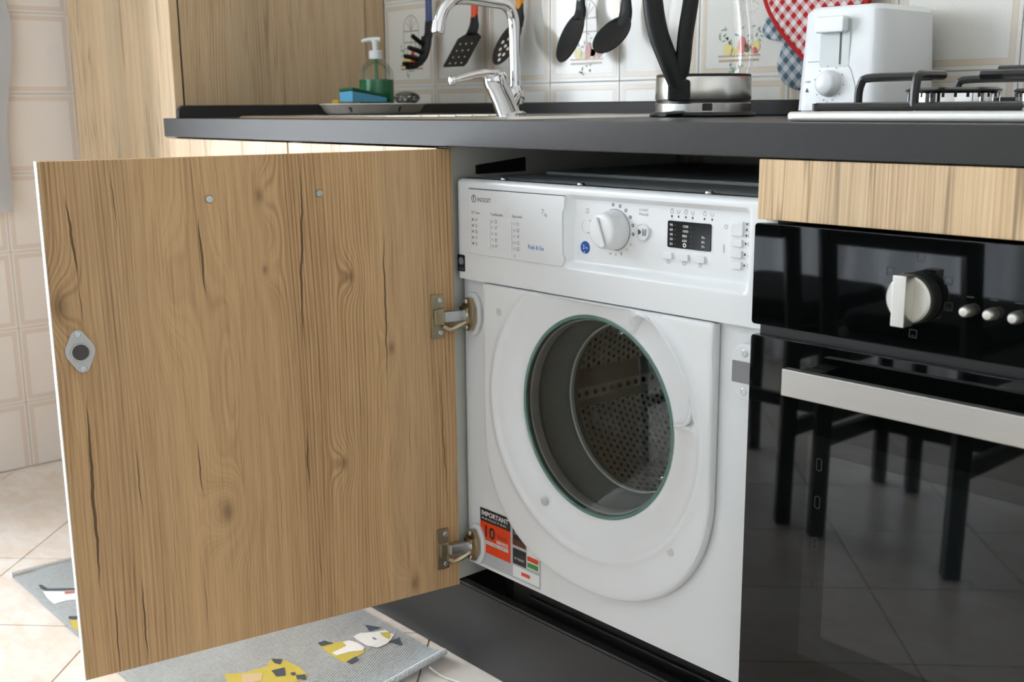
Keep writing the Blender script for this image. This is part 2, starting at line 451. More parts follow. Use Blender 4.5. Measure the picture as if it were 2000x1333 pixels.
def circ(cx, cy, r, n=24, ry=None): return [(cx+r*cos(2*pi*i/n), cy+(ry or r)*sin(2*pi*i/n)) for i in range(n)]
def grid(bm, f, nu, nv, closed_u=False):
    V = [[bm.verts.new(f(i/nu, j/nv)) for j in range(nv+1)] for i in range(nu if closed_u else nu+1)]
    for i in range(nu):
        for j in range(nv):
            a = (i+1) % nu if closed_u else i+1
            bm.faces.new((V[i][j], V[a][j], V[a][j+1], V[i][j+1]))
    return V
_txt = {}
def text_geo(s, bold=False):
    if (s, bold) in _txt: return _txt[(s, bold)]
    cu = bpy.data.curves.new('lettering', 'FONT'); cu.body = s; cu.size = 1; cu.resolution_u = 3
    if bold: cu.offset = .022
    ob = bpy.data.objects.new('lettering', cu); COL.objects.link(ob)
    dg = bpy.context.evaluated_depsgraph_get(); me = ob.evaluated_get(dg).to_mesh()
    vs = [(v.co.x, v.co.y) for v in me.vertices]; fs = [tuple(p.vertices) for p in me.polygons]
    ob.evaluated_get(dg).to_mesh_clear(); bpy.data.objects.remove(ob); bpy.data.curves.remove(cu)
    w = max([v[0] for v in vs] or [1]); _txt[(s, bold)] = (vs, fs, w); return _txt[(s, bold)]
def put_text(bm, s, x, z, size, P, width=None, bold=False, center=False):
    """P(x, z) -> world point"""
    vs, fs, w = text_geo(s, bold)
    kx = width/w if width else size
    x0 = x-(w*kx/2 if center else 0)
    V = [bm.verts.new(P(x0+a*kx, z+b*size)) for a, b in vs]
    for f in fs:
        try: bm.faces.new([V[i] for i in f])
        except ValueError: pass
    return bm
def flat(bm, pts, P):
    bm.faces.new([bm.verts.new(P(*p)) for p in pts]); return bm
def ring2(bm, cx, cz, r0, r1, P, n=24):
    A = [bm.verts.new(P(cx+r0*cos(2*pi*i/n), cz+r0*sin(2*pi*i/n))) for i in range(n)]
    B = [bm.verts.new(P(cx+r1*cos(2*pi*i/n), cz+r1*sin(2*pi*i/n))) for i in range(n)]
    for i in range(n): bm.faces.new((A[i], A[(i+1) % n], B[(i+1) % n], B[i]))
    return bm
def stroke(bm, pts, w, P):
    for (x0, z0), (x1, z1) in zip(pts, pts[1:]):
        l = math.hypot(x1-x0, z1-z0) or 1; nx, nz = -(z1-z0)/l*w/2, (x1-x0)/l*w/2
        flat(bm, [(x0+nx, z0+nz), (x1+nx, z1+nz), (x1-nx, z1-nz), (x0-nx, z0-nz)], P)
    return bm
def single(name, bm, mt, label, cat, group=None, **k):
    o = part(name, bm, mt, None, **k); setprops(o, label, cat, group); return o
def copy_piece(src, name, parent, loc):
    o = src.copy(); o.name = name; COL.objects.link(o); o.parent = parent; o.location = loc; return o

# ================================================================== the setting
def struct(name, bm, mt, **k):
    o = part(name, bm, mt, None, **k); o['kind'] = 'structure'; return o
T = .14
struct_floor = struct('floor', bx(RX0-T, RX1+T, RY0-T, RY1+T, -.12, -.0025), 'floorgrout')
struct('ceiling', bx(RX0-T, RX1+T, RY0-T, RY1+T, RZ, RZ+.06), 'paint')
wall_back = struct('wall_back', bx(RX0-T, RX1+T, RY1+.0015, RY1+T, -.06, RZ), 'grout')
b = bx(RX0-T, RX0-.0015, RY0, WIN1[0], -.06, RZ); box(b, RX0-T, RX0-.0015, WIN1[1], RY1, -.06, RZ)
box(b, RX0-T, RX0-.0015, WIN1[0], WIN1[1], WIN1[3], RZ); box(b, RX0-T, RX0-.0015, WIN1[0], WIN1[1], -.06, WIN1[2])
wall_left = struct('wall_left', b, 'grout')
b = bx(RX0-T, WIN2[0], RY0-T, RY0, -.06, RZ); box(b, WIN2[1], RX1+T, RY0-T, RY0, -.06, RZ)
box(b, WIN2[0], WIN2[1], RY0-T, RY0, WIN2[3], RZ); box(b, WIN2[0], WIN2[1], RY0-T, RY0, -.06, WIN2[2])
struct('wall_front', b, 'paint')
struct('wall_right', bx(RX1, RX1+T, RY0, RY1, -.06, RZ), 'paint')
def glazed_door(name, along, a0, a1, z0, z1, w):
    """balcony door: frame, mullion and two panes; along = 'y' on the left wall, 'x' on the far wall"""
    def bb(bm, p0, p1, d0, d1, q0, q1):
        if along == 'y': box(bm, w-d1, w-d0, p0, p1, q0, q1)
        else: box(bm, p0, p1, w-d1, w-d0, q0, q1)
        return bm
    f = NB(); t = .07; mid = (a0+a1)/2
    bb(f, a0, a0+t, .03, .09, z0, z1); bb(f, a1-t, a1, .03, .09, z0, z1); bb(f, a0+t, a1-t, .03, .09, z1-t, z1)
    bb(f, a0+t, a1-t, .03, .09, z0, z0+t); bb(f, mid-.05, mid+.05, .03, .09, z0+t, z1-t)
    o = struct(name, f, 'pvc', bevel=.003)
    for p0, p1 in ((a0+t, mid-.05), (mid+.05, a1-t)): part('pane', bb(NB(), p0, p1, .057, .063, z0+t, z1-t), 'pane', o)
    hx = mid-.02
    part('handle', bb(NB(), hx-.012, hx+.012, -.02, .028, 1.0, 1.14), 'satin', o, bevel=.004)
glazed_door('window_1', 'y', *WIN1, RX0)
glazed_door('window_2', 'x', *WIN2, RY0)

# wall tiles, 20 cm, each with a printed double border
TP, TH = .1977, .0977
def wall_tile_mesh(mt, axis):
    bm = NB()
    if axis == 'X': box(bm, -TH, TH, 0, .006, -TH, TH)
    else: box(bm, -.006, 0, -TH, TH, -TH, TH)
    finish(bm, .0012, 1)
    me = bpy.data.meshes.new('tile'); bm.to_mesh(me); bm.free(); me.materials.append(MT[mt]); return me
tm = wall_tile_mesh('tile', 'X'); tml = wall_tile_mesh('tile_left', 'Y')
def put(me, name, parent, loc, rz=0):
    o = bpy.data.objects.new(name, me); COL.objects.link(o); o.parent = parent; o.location = loc; o.rotation_euler = (0, 0, rz); return o
for k in range(-2, 12):
    for j in range(-1, 5):
        x = -.7636+TP*(k+.5); z = .9736+TP*(j+.5)
        if -1.0 < x: put(tm, 'tile', wall_back, (x, RY1, z))
for k in range(-3, 2):
    for j in range(-1, 10):
        y = -.165+TP*(k+.5); z = .176+TP*(j+.5)
        if j == -1:
            z0 = max(.003, z-TH); bm = bx(-.006, 0, -TH, TH, z0-z, TH); finish(bm, .0012, 1)
            me = bpy.data.meshes.new('tile'); bm.to_mesh(me); bm.free(); me.materials.append(MT['tile_left'])
            put(me, 'tile', wall_left, (RX0, y, z))
        elif y-TH > WIN1[1] and y < .15: put(tml, 'tile', wall_left, (RX0, y, z))

# floor tiles, 30 cm, laid on the diagonal
FPI = .4285/sqrt(2); FH = FPI/2-.0016
bm = NB(); prism(bm, rrect(-FH, FH, -FH, FH, .002, 2), (0, 0, -.0085), (1, 0, 0), (0, 1, 0), (0, 0, .0085)); finish(bm, .0012, 1)
fme = bpy.data.meshes.new('tile'); bmesh.ops.recalc_face_normals(bm, faces=bm.faces[:]); bm.to_mesh(bm and fme); bm.free(); fme.materials.append(MT['floor'])
def clip(poly, a, b, c):
    out = []
    for i in range(len(poly)):
        p, q = poly[i], poly[(i+1) % len(poly)]; dp, dq = a*p[0]+b*p[1]-c, a*q[0]+b*q[1]-c
        if dp <= 0: out.append(p)
        if dp*dq < 0:
            t = dp/(dp-dq); out.append((p[0]+t*(q[0]-p[0]), p[1]+t*(q[1]-p[1])))
    return out
FY1 = .30
for i in range(-14, 20):
    for j in range(-16, 12):
        d = -.141+.4285*(i+.5); s = -1.365+.4285*(j+.5)          # d = x-y, s = x+y
        x, y = (s+d)/2, (s-d)/2
        e = FH*sqrt(2)
        if x+e < RX0 or x-e > RX1 or y+e < RY0 or y-e > FY1: continue
        if x-e > RX0+.002 and x+e < RX1-.002 and y-e > RY0+.002 and y+e < FY1:
            put(fme, 'tile', struct_floor, (x, y, 0), pi/4)
        else:
            P = [(x+e, y), (x, y+e), (x-e, y), (x, y-e)]
            for a in ((1, 0, RX1-.002), (-1, 0, -RX0-.002), (0, 1, FY1), (0, -1, -RY0-.002)):
                P = clip(P, *a)
                if len(P) < 3: break
            if len(P) >= 3:
                bm = prism(NB(), P, (0, 0, -.0085), (1, 0, 0), (0, 1, 0), (0, 0, .0085))
                part('tile', bm, 'floor', struct_floor, smooth=False)

# printed fruit-and-window motif on some wall tiles
def decor(x, z, arch=True):
    P = lambda a, c: Vector((x+a, RY1-.0006, z+c))
    root = NB()
    if arch:
        stroke(root, [(-.030, -.02), (-.030, .040)]+[(-.030*cos(t), .040+.032*sin(t)) for t in [pi*i/12 for i in range(13)]]+[(.030, .040), (.030, -.02)], .0022, P)
        stroke(root, [(-.03, .036), (.03, .036)], .003, P); stroke(root, [(-.03, .010), (.03, .010)], .003, P); stroke(root, [(0, .07), (0, -.02)], .0018, P)
        for a in (40, 70, 110, 140): stroke(root, [(0, .038), (.026*cos(radians(a)), .040+.028*sin(radians(a)))], .0014, P)
    else:
        for i in range(60):
            a, c = random.uniform(-.012, .04), random.uniform(.02, .075); flat(root, circ(a, c, .0011, 5), P)
    o = part('decor_print', root, 'dline', wall_back, smooth=False)
    f = NB(); stroke(f, [(-.044, -.052), (.044, -.052)], .004, P); stroke(f, [(-.046, -.044), (.046, -.044)], .003, P)
    part('decor_print', f, 'dwood', wall_back, smooth=False)
    P2 = lambda a, c: Vector((x+a, RY1-.0010, z+c)); P3 = lambda a, c: Vector((x+a, RY1-.0014, z+c))
    f = NB()
    for a, c, r in ((-.024, -.032, .011), (.016, -.034, .010), (.034, -.030, .011), (-.008, -.036, .008)): flat(f, circ(a, c, r, 14), P2)
    part('decor_print', f, 'dyellow', wall_back, smooth=False)
    f = NB(); flat(f, circ(.006, -.026, .008, 14, .016), P3); flat(f, circ(.034, -.036, .006, 12), P3)
    part('decor_print', f, 'dred', wall_back, smooth=False)
    f = NB(); flat(f, circ(.018, -.030, .009, 14), P2); part('decor_print', f, 'dorange', wall_back, smooth=False)
    f = NB()
    for i in range(26):
        a, c = random.uniform(-.045, .05), random.uniform(-.022, .006); t = random.uniform(0, pi)
        flat(f, [(a+.005*cos(t), c+.005*sin(t)), (a-.0016*sin(t), c+.0016*cos(t)), (a-.005*cos(t), c-.005*sin(t)), (a+.0016*sin(t), c-.0016*cos(t))], P2)
    for i in range(10):
        a, c = random.uniform(-.02, .012), random.uniform(-.074, -.055); flat(f, circ(a, c, .0022, 6), P2)
    part('decor_print', f, 'dgreen', wall_back, smooth=False)
decor(-.852, 1.068); decor(-.262, 1.062); decor(.118, 1.055, False)

# ================================================================== worktop and cabinets
WT, WB_, WF = .9071, .8681, -.0195
XL, XR = -.957, 1.26
t = thing('worktop', 'dark grey laminate worktop running the length of the kitchen with low upstand', 'worktop', (.15, .28, WB_))
part('top_board', bx(XL, XR, WF, RY1-.002, WB_, WT), 'worktop', t, bevel=.0016)
part('upstand', bx(XL+.0125, XR, RY1-.014, RY1-.002, WT, .934), 'worktop', t, bevel=.003, seg=3)
bm = NB(); prism(bm, [(.012, WT), (.012, .925), (.022, .934), (RY1-.0025, .934), (RY1-.0025, WT)], (XL, 0, 0), (0, 1, 0), (0, 0, 1), (.012, 0, 0))
part('upstand', bm, 'worktop', t, bevel=.002)

wood_col = wood('oak_column_front', 'X', 11.2); wood_side = wood('oak_column_side', 'Y', 21.7)
CX0, CX1 = -1.538, -.9595
t = thing('tall_cabinet', 'tall oak-look column cabinet at the left end of the worktop', 'cabinet', ((CX0+CX1)/2, .3, 0))
part('body', bx(CX0, CX1, .036, RY1-.003, .0, 2.2), wood_side, t, bevel=.001)
part('door', bx(CX0, CX1-.001, .012, .032, .10, 2.195), wood_col, t, bevel=.0012)
part('gap_shade', bx(CX0+.006, CX1-.004, .032, .036, .1, 2.19), 'void', t)  # black fill paints the shade of the gap behind the door
part('filler_strip', bx(RX0+.002, CX0-.002, .034, .05, 0, 2.2), wood_col, t)

wood_a = wood('oak_sink_front', 'X', 31.5)
def base_cabinet(x0, x1, label):
    t = thing('base_cabinet', label, 'cabinet', ((x0+x1)/2, .28, .1472), group='oak base cabinets left of the washing machine')
    b = bx(x0, x0+.018, .001, .55, .1472, .866); box(b, x1-.018, x1, .001, .55, .1472, .866)
    box(b, x0+.018, x1-.018, .001, .55, .1472, .165); box(b, x0+.018, x1-.018, .53, .55, .165, .866)
    part('body', b, 'carcass', t)
    part('door', bx(x0+.002, x1-.0015, -.0165, .0005, .1475, .8652), wood_a, t, bevel=.0012)
    return t
base_cabinet(-.955, -.4475, 'oak-look base cabinet beside the tall column, top strip seen over open door')
bc = base_cabinet(-.4460, -.0005, 'oak-look base cabinet under the sink, top strip seen over open door')
bm = NB(); prism(bm, [(.060, .822), (.164, .8225), (.164, .845), (.060, .836)], (-.0004, 0, 0), (0, 1, 0), (0, 0, 1), (.004, 0, 0))
part('vent_bracket', bm, 'void', bc, label='black plastic bracket on the side panel')

t = thing('oven_housing', 'white oven housing cabinet with oak-look filler strip under the worktop', 'cabinet', (.9, .28, .1472))
b = bx(.6005, .6165, .001, .55, .1472, .866); box(b, 1.1835, 1.1995, .001, .55, .1472, .866); box(b, .6165, 1.1835, .001, .55, .1472, .163)
part('body', b, 'carcass', t)
part('filler_strip', bx(.6005, 1.1985, -.0175, .0005, .798, .8665), wood('oak_filler', 'X', 41.3), t, bevel=.001)

t = thing('plinth', 'long anthracite plinth board along the floor under the cabinets', 'plinth', (.15, .02, 0))
part('board', bx(-.95, 1.25, .0115, .0275, .0005, .139), 'plinth', t, bevel=.001)
part('seal_strip', bx(-.95, 1.25, .0125, .0275, .1392, .144), 'black', t, bevel=.001)

# ================================================================== open furniture door
TH_D = 1.7469
HINGE = (.0172, -.0022, .1472)
DW, DH = .596, .7165
knots = [(.3811, .2058, .070, .032, .050, .0085), (.3558, .40, .050, .026, .20, 0), (.4487, .5439, -.040, .030, .10, .0), (.1973, .247, .022, .018, .03, .0055),
         (.1744, .5342, .020, .017, .03, .005), (.1111, .4172, .020, .018, .04, .005), (.585, .5291, -.030, .026, .045, .010),
         (.0833, .0218, .026, .026, .03, .007), (.3083, .66, -.030, .022, .05, .006), (.305, .555, -.026, .02, .04, .004), (.12, .17, -.02, .03, .10, 0)]
cracks = [(.5654, .680, .5574, .5538, .0024), (.5572, .57, .5569, .49, .0012), (.5602, .42, .5667, .1085, .0030), (.5059, .716, .5042, .6107, .0013), (.3968, .645, .3914, .5143, .0022),
          (.2419, .73, .2565, .4194, .0024), (.1188, .63, .12, .3416, .0020), (.4188, .33, .4140, .2259, .0016), (.2543, .32, .2546, .2027, .0018), (.029, .42, .0196, .10, .0016),
          (.5106, .15, .5094, -.01, .0018), (.5034, .34, .4995, .2127, .0014), (.548, .14, .549, -.02, .0014), (.4235, .15, .4205, .02, .0010), (.30, .31, .302, .10, .0009), (.085, .33, .083, .21, .0009), (.46, .25, .462, .09, .0008), (.2445, .16, .243, .03, .0012)]
wood_door = wood('oak_door_inner', 'X', 5.5, knots, cracks, light=(222, 183, 134), dark=(146, 106, 66), generic=False)
dr = thing('cabinet_door', 'oak-look furniture door swung open in front of the sink cabinet', 'door', HINGE, -TH_D)
LB = lambda *a: bx(*a)
part('panel', LB(.0, DW-.0012, -.018, 0, 0, DH), wood_door, dr, local=True, bevel=.0006)
b = LB(DW-.0012, DW, -.018, -.0003, 0, DH)
part('edge_band', b, 'edge', dr, local=True, label='pale edge band on the free side of the door')
def screw(bm, c, n, r, h=.0016):
    lathe(bm, c, n, [(0, h*.6), (r*.3, h*.6), (r*.35, h), (r*.8, h), (r, h*.35), (r, -.001), (0, -.001)], 16)
for s, z in ((.3792, .6591), (.2187, .6591)):
    bm = NB(); screw(bm, (s, 0, z), (0, 1, 0), .0055, .003); part('screw', bm, 'zinc', dr, local=True)
# magnetic catch plate
pm = []
mcx, mcz = .5640, .4680
for i in range(64):
    a = 2*pi*i/64; nx_, nz_ = cos(a), sin(a)
    _, cz_, cx_, r_ = max((cx_*nx_+cz_*nz_+r_, cz_, cx_, r_) for cx_, cz_, r_ in ((0, 0, .0188), (.0018, .0195, .0092), (-.0018, -.0200, .0092)))
    pm.append((mcx+cx_+nx_*r_, mcz+cz_+nz_*r_))
bm = prism(NB(), pm, (0, 0, 0), (1, 0, 0), (0, 0, 1), (0, .004, 0)); mp = part('magnet_plate', bm, 'greyplastic', dr, local=True, bevel=.001)
bm = lathe(NB(), (mcx, .0035, mcz-.001), (0, 1, 0), [(.0125, 0), (.0125, .002), (.0108, .002), (.0108, .0), ], 32); part('magnet_ring', bm, 'steel', mp, local=True)
bm = lathe(NB(), (mcx, .0035, mcz-.001), (0, 1, 0), [(0, .0018), (.0102, .0018), (.0104, 0)], 32); part('magnet', bm, 'magnet', mp, local=True)
for dz, ds in ((.0232, .0018), (-.0235, -.0018)):
    bm = NB(); screw(bm, (mcx+ds, .004, mcz+dz), (0, 1, 0), .0042, .0012); part('screw', bm, 'zinc', mp, local=True)
# hinge leaves and arms
for zc in (.4580, .0700):
    b = prism(NB(), rrect(.0205, .0425, zc-.035, zc+.035, .002, 2), (0, 0, 0), (1, 0, 0), (0, 0, 1), (0, .0035, 0))
    hp = part('hinge_plate', b, 'nickel', dr, local=True, bevel=.0008)
    b = prism(NB(), [(.023, zc-.014), (.0395, zc-.011), (.0395, zc+.011), (.023, zc+.014)], (0, .0035, 0), (1, 0, 0), (0, 0, 1), (0, .006, 0))
    part('hinge_boss', b, 'nickel', hp, local=True, bevel=.0015)
    for s in (-1, 1):
        bm = NB(); screw(bm, (.0265, .0035, zc+s*.0255), (0, 1, 0), .0042, .0015); part('screw', bm, 'zinc', hp, local=True)
    # arm: short square knuckle reaching over to the cup on the machine, with a lower link
    b = prism(NB(), [(.024, zc-.0085), (-.016, zc-.0085), (-.016, zc+.0085), (.024, zc+.0085)], (0, .006, 0), (1, 0, 0), (0, 0, 1), (0, .010, 0))
    part('hinge_arm', b, 'zinc', dr, local=True, bevel=.002)
    b = tube(NB(), [(.026, .010, zc-.014), (.014, .013, zc-.020), (-.004, .016, zc-.014), (-.018, .016, zc-.008)], .0042, 10, 4)
    part('hinge_link', b, 'nickel', dr, local=True)

# ================================================================== washing machine
WX0, WX1, WY = .012, .5985, .010
wm = thing('washing_machine', 'white built-in front loading washing machine between oak door and oven', 'washing machine', (.305, .28, .005))
HX, HZ, HR = .303, .490, .148          # porthole
# lower front panel with a round opening, and body shell
LP = .0235
def panel_with_hole(x0, x1, z0, z1, y, R, n=96):
    bm = NB(); inner, outer = [], []
    for i in range(n):
        a = 2*pi*i/n; c, s = cos(a), sin(a)
        inner.append(bm.verts.new((HX+R*c, y, HZ+R*s)))
        tt = min(((x1-HX)/c if c > 1e-6 else ((x0-HX)/c if c < -1e-6 else 9)), ((z1-HZ)/s if s > 1e-6 else ((z0-HZ)/s if s < -1e-6 else 9)))
        outer.append(bm.verts.new((HX+tt*c, y, HZ+tt*s)))
    for i in range(n): bm.faces.new((inner[i], inner[(i+1) % n], outer[(i+1) % n], outer[i]))
    cn = []
    for x, z in ((x1, z1), (x0, z1), (x0, z0), (x1, z0)): cn.append((x, z))
    for x, z in cn:
        a = atan2(z-HZ, x-HX) % (2*pi); i = int(a/(2*pi)*n) % n
        v = bm.verts.new((x, y, z)); bm.faces.new((outer[i], outer[(i+1) % n], v))
    return bm
front = part('front_panel', panel_with_hole(WX0, WX1, .1805, .664, LP, .165), 'white', wm)
b = NB()
bm = b
grid(bm, lambda u, v: (WX0+.002 if True else 0, LP+u*.52, .1805+v*.638), 2, 2)
grid(bm, lambda u, v: (WX1-.002, LP+u*.52, .1805+v*.638), 2, 2)
grid(bm, lambda u, v: (WX0+.002+u*(WX1-WX0-.004), LP+v*.52, .1805), 2, 2)
grid(bm, lambda u, v: (WX0+.002+u*(WX1-WX0-.004), LP+.52, .1805+v*.638), 2, 2)
part('body', bm, 'offwhite_body', wm)
b = bx(WX0+.003, WX1-.003, .020, .54, .8155, .8186); part('top_cover', b, 'offwhite_body', wm, bevel=.0008)
b = bx(.055, WX1-.03, .16, .50, .8186, .8245); part('top_stiffener', b, 'offwhite_body', wm, bevel=.003)
for sx in (.098, .262, .489):
    bm = NB(); screw(bm, (sx, .034, .8186), (0, 0, 1), .0055, .003); part('screw', bm, 'zinc', wm)
b = bx(.085, WX1-.004, .055, .50, .012, .1800); part('base', b, 'plinth', wm, bevel=.004, label='dark recessed base behind the plinth')
part('base_rail', bx(.13, WX1-.004, .047, .055, .135, .150), 'black', wm, bevel=.003)
for sx in (.06, .55):
    for sy in (.08, .46):
        bm = cyl(NB(), (sx, sy, .0002), (sx, sy, .18), .014, 14); part('foot', bm, 'black', wm)
# control panel: a height field with a cove around the controls
RCX0, RCX1, RCZ0, RCZ1 = .250, .572, .7005, .8075
def ss(a, b, t):
    t = min(1, max(0, (t-a)/(b-a))); return t*t*(3-2*t)
def cp_y(x, z):
    r = ss(RCX0, RCX0+.016, x)*(1-ss(RCX1-.010, RCX1, x))*ss(RCZ0, RCZ0+.014, z)*(1-ss(RCZ1-.009, RCZ1, z))
    y = WY+.0105*r
    d = WX0+.006-x
    if d > 0: y += .006-sqrt(max(0, .000036-d*d))
    d = z-(.8186-.008)
    if d > 0: y += .008-sqrt(max(0, .000064-min(d, .008)**2))
    return y
bm = NB(); CZ0, CZ1 = .6625, .8186
V = grid(bm, lambda u, v: (WX0+u*(WX1-WX0), cp_y(WX0+u*(WX1-WX0), CZ0+v*(CZ1-CZ0)), CZ0+v*(CZ1-CZ0)), 180, 66)
for i in range(180):
    for j, s in ((0, 1), (66, -1)):
        a, c = V[i][j], V[i+1][j]; a2 = bm.verts.new((a.co.x, LP+.012, a.co.z)); c2 = bm.verts.new((c.co.x, LP+.012, c.co.z)); bm.faces.new((a, c, c2, a2))
bmesh.ops.remove_doubles(bm, verts=bm.verts[:], dist=1e-6)
cp = part('control_panel', bm, 'white', wm, ang=40)
# detergent drawer front
DX0, DX1, DZ0, DZ1 = .0445, .2545, .7045, .8035
pts = [(DX0, DZ0), (DX1-.006, DZ0-.0005), (DX1-.0015, DZ0+.003), (DX1+.0005, DZ0+.012), (DX1-.003, DZ0+.018), (DX1-.004, DZ1-.024), (DX1, DZ1-.016), (DX1+.001, DZ1-.001), (DX1-.002, DZ1), (DX0, DZ1)]
bm = prism(NB(), pts, (0, WY-.0022, 0), (1, 0, 0), (0, 0, 1), (0, .010, 0)); dwr = part('detergent_drawer', bm, 'white_plastic', wm, bevel=.001)
PD = lambda x, z: Vector((x, WY-.0026, z))
bm = NB(); stroke(bm, [(DX0-.0008, DZ0-.001), (DX0-.0008, DZ1+.0008), (DX1+.001, DZ1+.0008)], .0011, lambda x, z: Vector((x, WY-.0006, z))); part('shadow_gap', bm, 'ink', dwr, smooth=False)
bm = NB(); put_text(bm, 'INDESIT', .0660, .7855, .0088, PD, .0315)
ring2(bm, .0575, .7895, .0045, .0056, PD); stroke(bm, [(.0575, .7875), (.0575, .7955)], .0013, PD)
part('lettering', bm, 'ink', dwr, smooth=False, recalc=False)
bm = NB()
put_text(bm, '20\u00b0 Zone', .051, .7665, .0058, PD, .0195); put_text(bm, 'Traditionals', .0955, .7665, .0058, PD, .0285); put_text(bm, 'Specials', .1450, .7668, .0058, PD, .0225)
put_text(bm, '7', .2085, .7758, .0105, PD); put_text(bm, 'kg', .2145, .7735, .0065, PD)
for i in range(5):
    z = .7575-i*.0092
    flat(bm, circ(.0545, z, .0021, 10), PD)
    put_text(bm, ['6', '7', '8', '9', '10'][i], .0985, z-.002, .005, PD)
    put_text(bm, ['11', '12', '13', '14', '15'][i], .1475, z-.002, .005, PD)
    for x0, kk in ((.0625, i), (.1085, i+2), (.1580, i+4)):
        if kk % 3 == 0: stroke(bm, [(x0-.002, z+.002), (x0, z-.002), (x0+.003, z+.003)], .0008, PD)
        elif kk % 3 == 1: ring2(bm, x0, z, .0017, .0024, PD, 12)
        else: stroke(bm, [(x0-.002, z+.002), (x0+.002, z+.002), (x0+.002, z-.002), (x0-.002, z-.002), (x0-.002, z+.002)], .0007, PD)
put_text(bm, '16', .1475, .7085, .005, PD)
for x0 in (.0505, .0955, .1445): stroke(bm, [(x0, .7605), (x0, .7145)], .0004, PD)
part('lettering', bm, 'softink', dwr, smooth=False, recalc=False)
bm = put_text(NB(), 'Push & Go', .1800, .7235, .0088, PD, .0335); part('lettering', bm, 'blueink', dwr, smooth=False, recalc=False)
# controls on the cove
CY = WY+.0105
PC = lambda x, z: Vector((x, CY-.0003, z))
def rbutton(name, cx, cz, w, h, d=.0035, m='white_plastic'):
    bm = prism(NB(), rrect(cx-w/2, cx+w/2, cz-h/2, cz+h/2, .0015, 3), (0, CY-d, 0), (1, 0, 0), (0, 0, 1), (0, d+.003, 0))
    return part(name, bm, m, cp, bevel=.0007)
bm = lathe(NB(), (.2885, CY+.002, .7638), (0, -1, 0), [(.0098, 0), (.0098, .004), (.0090, .0048), (.0086, .0040), (0, .0046)], 32); part('power_button', bm, 'white_plastic', cp)
bm = lathe(NB(), (.2845, CY+.001, .7335), (0, -1, 0), [(0, .0022), (.0082, .0022), (.0088, .0012), (.0088, 0)], 32); pg = part('push_button', bm, 'blue', cp, label='round blue button')
bm = NB(); put_text(bm, '2', .2805, .7315, .0085, lambda x, z: Vector((x, CY-.0016, z))); put_text(bm, 'MIN', .2855, .7320, .0034, lambda x, z: Vector((x, CY-.0016, z)))
flat(bm, circ(.2843, .7270, .0010, 8), lambda x, z: Vector((x, CY-.0016, z))); part('lettering', bm, 'whiteink', pg, smooth=False, recalc=False)
# programme knob
KX, KZ = .3405, .7625
bm = lathe(NB(), (KX, CY+.001, KZ), (0, -1, 0), [(.0272, 0), (.0272, .010), (.0262, .012), (.0245, .024), (.0225, .0275), (.018, .029), (0, .0295)], 56)
kn = part('program_knob', bm, 'white_plastic', cp, ang=50)
bm = prism(NB(), [(-.0042, -.022), (.0042, -.022), (.0030, .020), (-.0030, .020)], (KX, CY-.0285, KZ), (.94, 0, .34), (-.34, 0, .94), (0, -.004, 0)); part('grip', bm, 'white_plastic', kn, bevel=.0018)
bm = NB(); ring2(bm, KX, KZ, .0276, .0282, PC, 40)
for i, a in enumerate((96, 74, 54, 34, 14, -6)): ring2(bm, KX+.0338*cos(radians(a)), KZ+.0338*sin(radians(a)), .0012, .0023, PC, 12)
for i, a in enumerate((-30, -48, -68, -86, -104)): put_text(bm, str(6+i), KX+.0338*cos(radians(a)), KZ+.0338*sin(radians(a))-.002, .0048, PC, center=True)
part('lettering', bm, 'ink', cp, smooth=False, recalc=False)
bm = NB(); put_text(bm, 'ON', .2885, .7855, .0042, PC, center=True); put_text(bm, 'OFF', .2885, .7810, .0042, PC, center=True)
put_text(bm, 'START', .3925, .7905, .0046, PC, .0165, center=True); put_text(bm, 'PAUSE', .3925, .7850, .0046, PC, .0165, center=True)
part('lettering', bm, 'softink', cp, smooth=False, recalc=False)
bm = lathe(NB(), (.3925, CY+.002, .7635), (0, -1, 0), [(.0112, 0), (.0112, .005), (.0104, .0058), (.0098, .0048), (0, .0055)], 36); pb = part('start_button', bm, 'white_plastic', cp)
PS = lambda x, z: Vector((x, CY-.0042, z))
bm = flat(NB(), [(.3860, .7680), (.3860, .7590), (.3915, .7635)], PS); flat(bm, [(.3940, .7680), (.3940, .7590), (.3955, .7590), (.3955, .7680)], PS); flat(bm, [(.3980, .7680), (.3980, .7590), (.3995, .7590), (.3995, .7680)], PS)
part('lettering', bm, 'ink', pb, smooth=False)
# display
bm = prism(NB(), rrect(.4345, .5050, .7475, .7820, .0022, 3), (0, CY-.0014, 0), (1, 0, 0), (0, 0, 1), (0, .004, 0)); dsp = part('display', bm, 'display', cp, bevel=.0005, label='black display window')
PY = lambda x, z: Vector((x, CY-.0018, z))
bm = NB()
for i, s in enumerate(('90', '60', '40', '30', '20')): put_text(bm, s, .4385, .7752-i*.0061, .0046, PY, .0052)
for i, s in enumerate(('1200', '1000', '800', '600')): put_text(bm, s, .4595, .7745-i*.0061, .0046, PY, .0095 if i < 2 else .0075)
ring2(bm, .4635, .7520, .0015, .0028, PY, 14)
for i, s in enumerate(('9h', '6h', '3h')): put_text(bm, s, .4905, .7628-i*.0057, .0044, PY, .0052)
part('lettering', bm, 'whiteink', dsp, smooth=False, recalc=False)
bm = NB()
for i in range(5): flat(bm, circ(.4478, .7768-i*.0061, .0006, 6), PY); flat(bm, circ(.4740, .7760-i*.0061, .0006, 6), PY)
part('lettering', bm, 'softink', dsp, smooth=False)
bm = NB()
for x in (.4405, .4515, .4635, .4745, .4935, .5055): flat(bm, rrect(x-.0012, x+.0012, .7862, .7890, .0003, 1), PC)
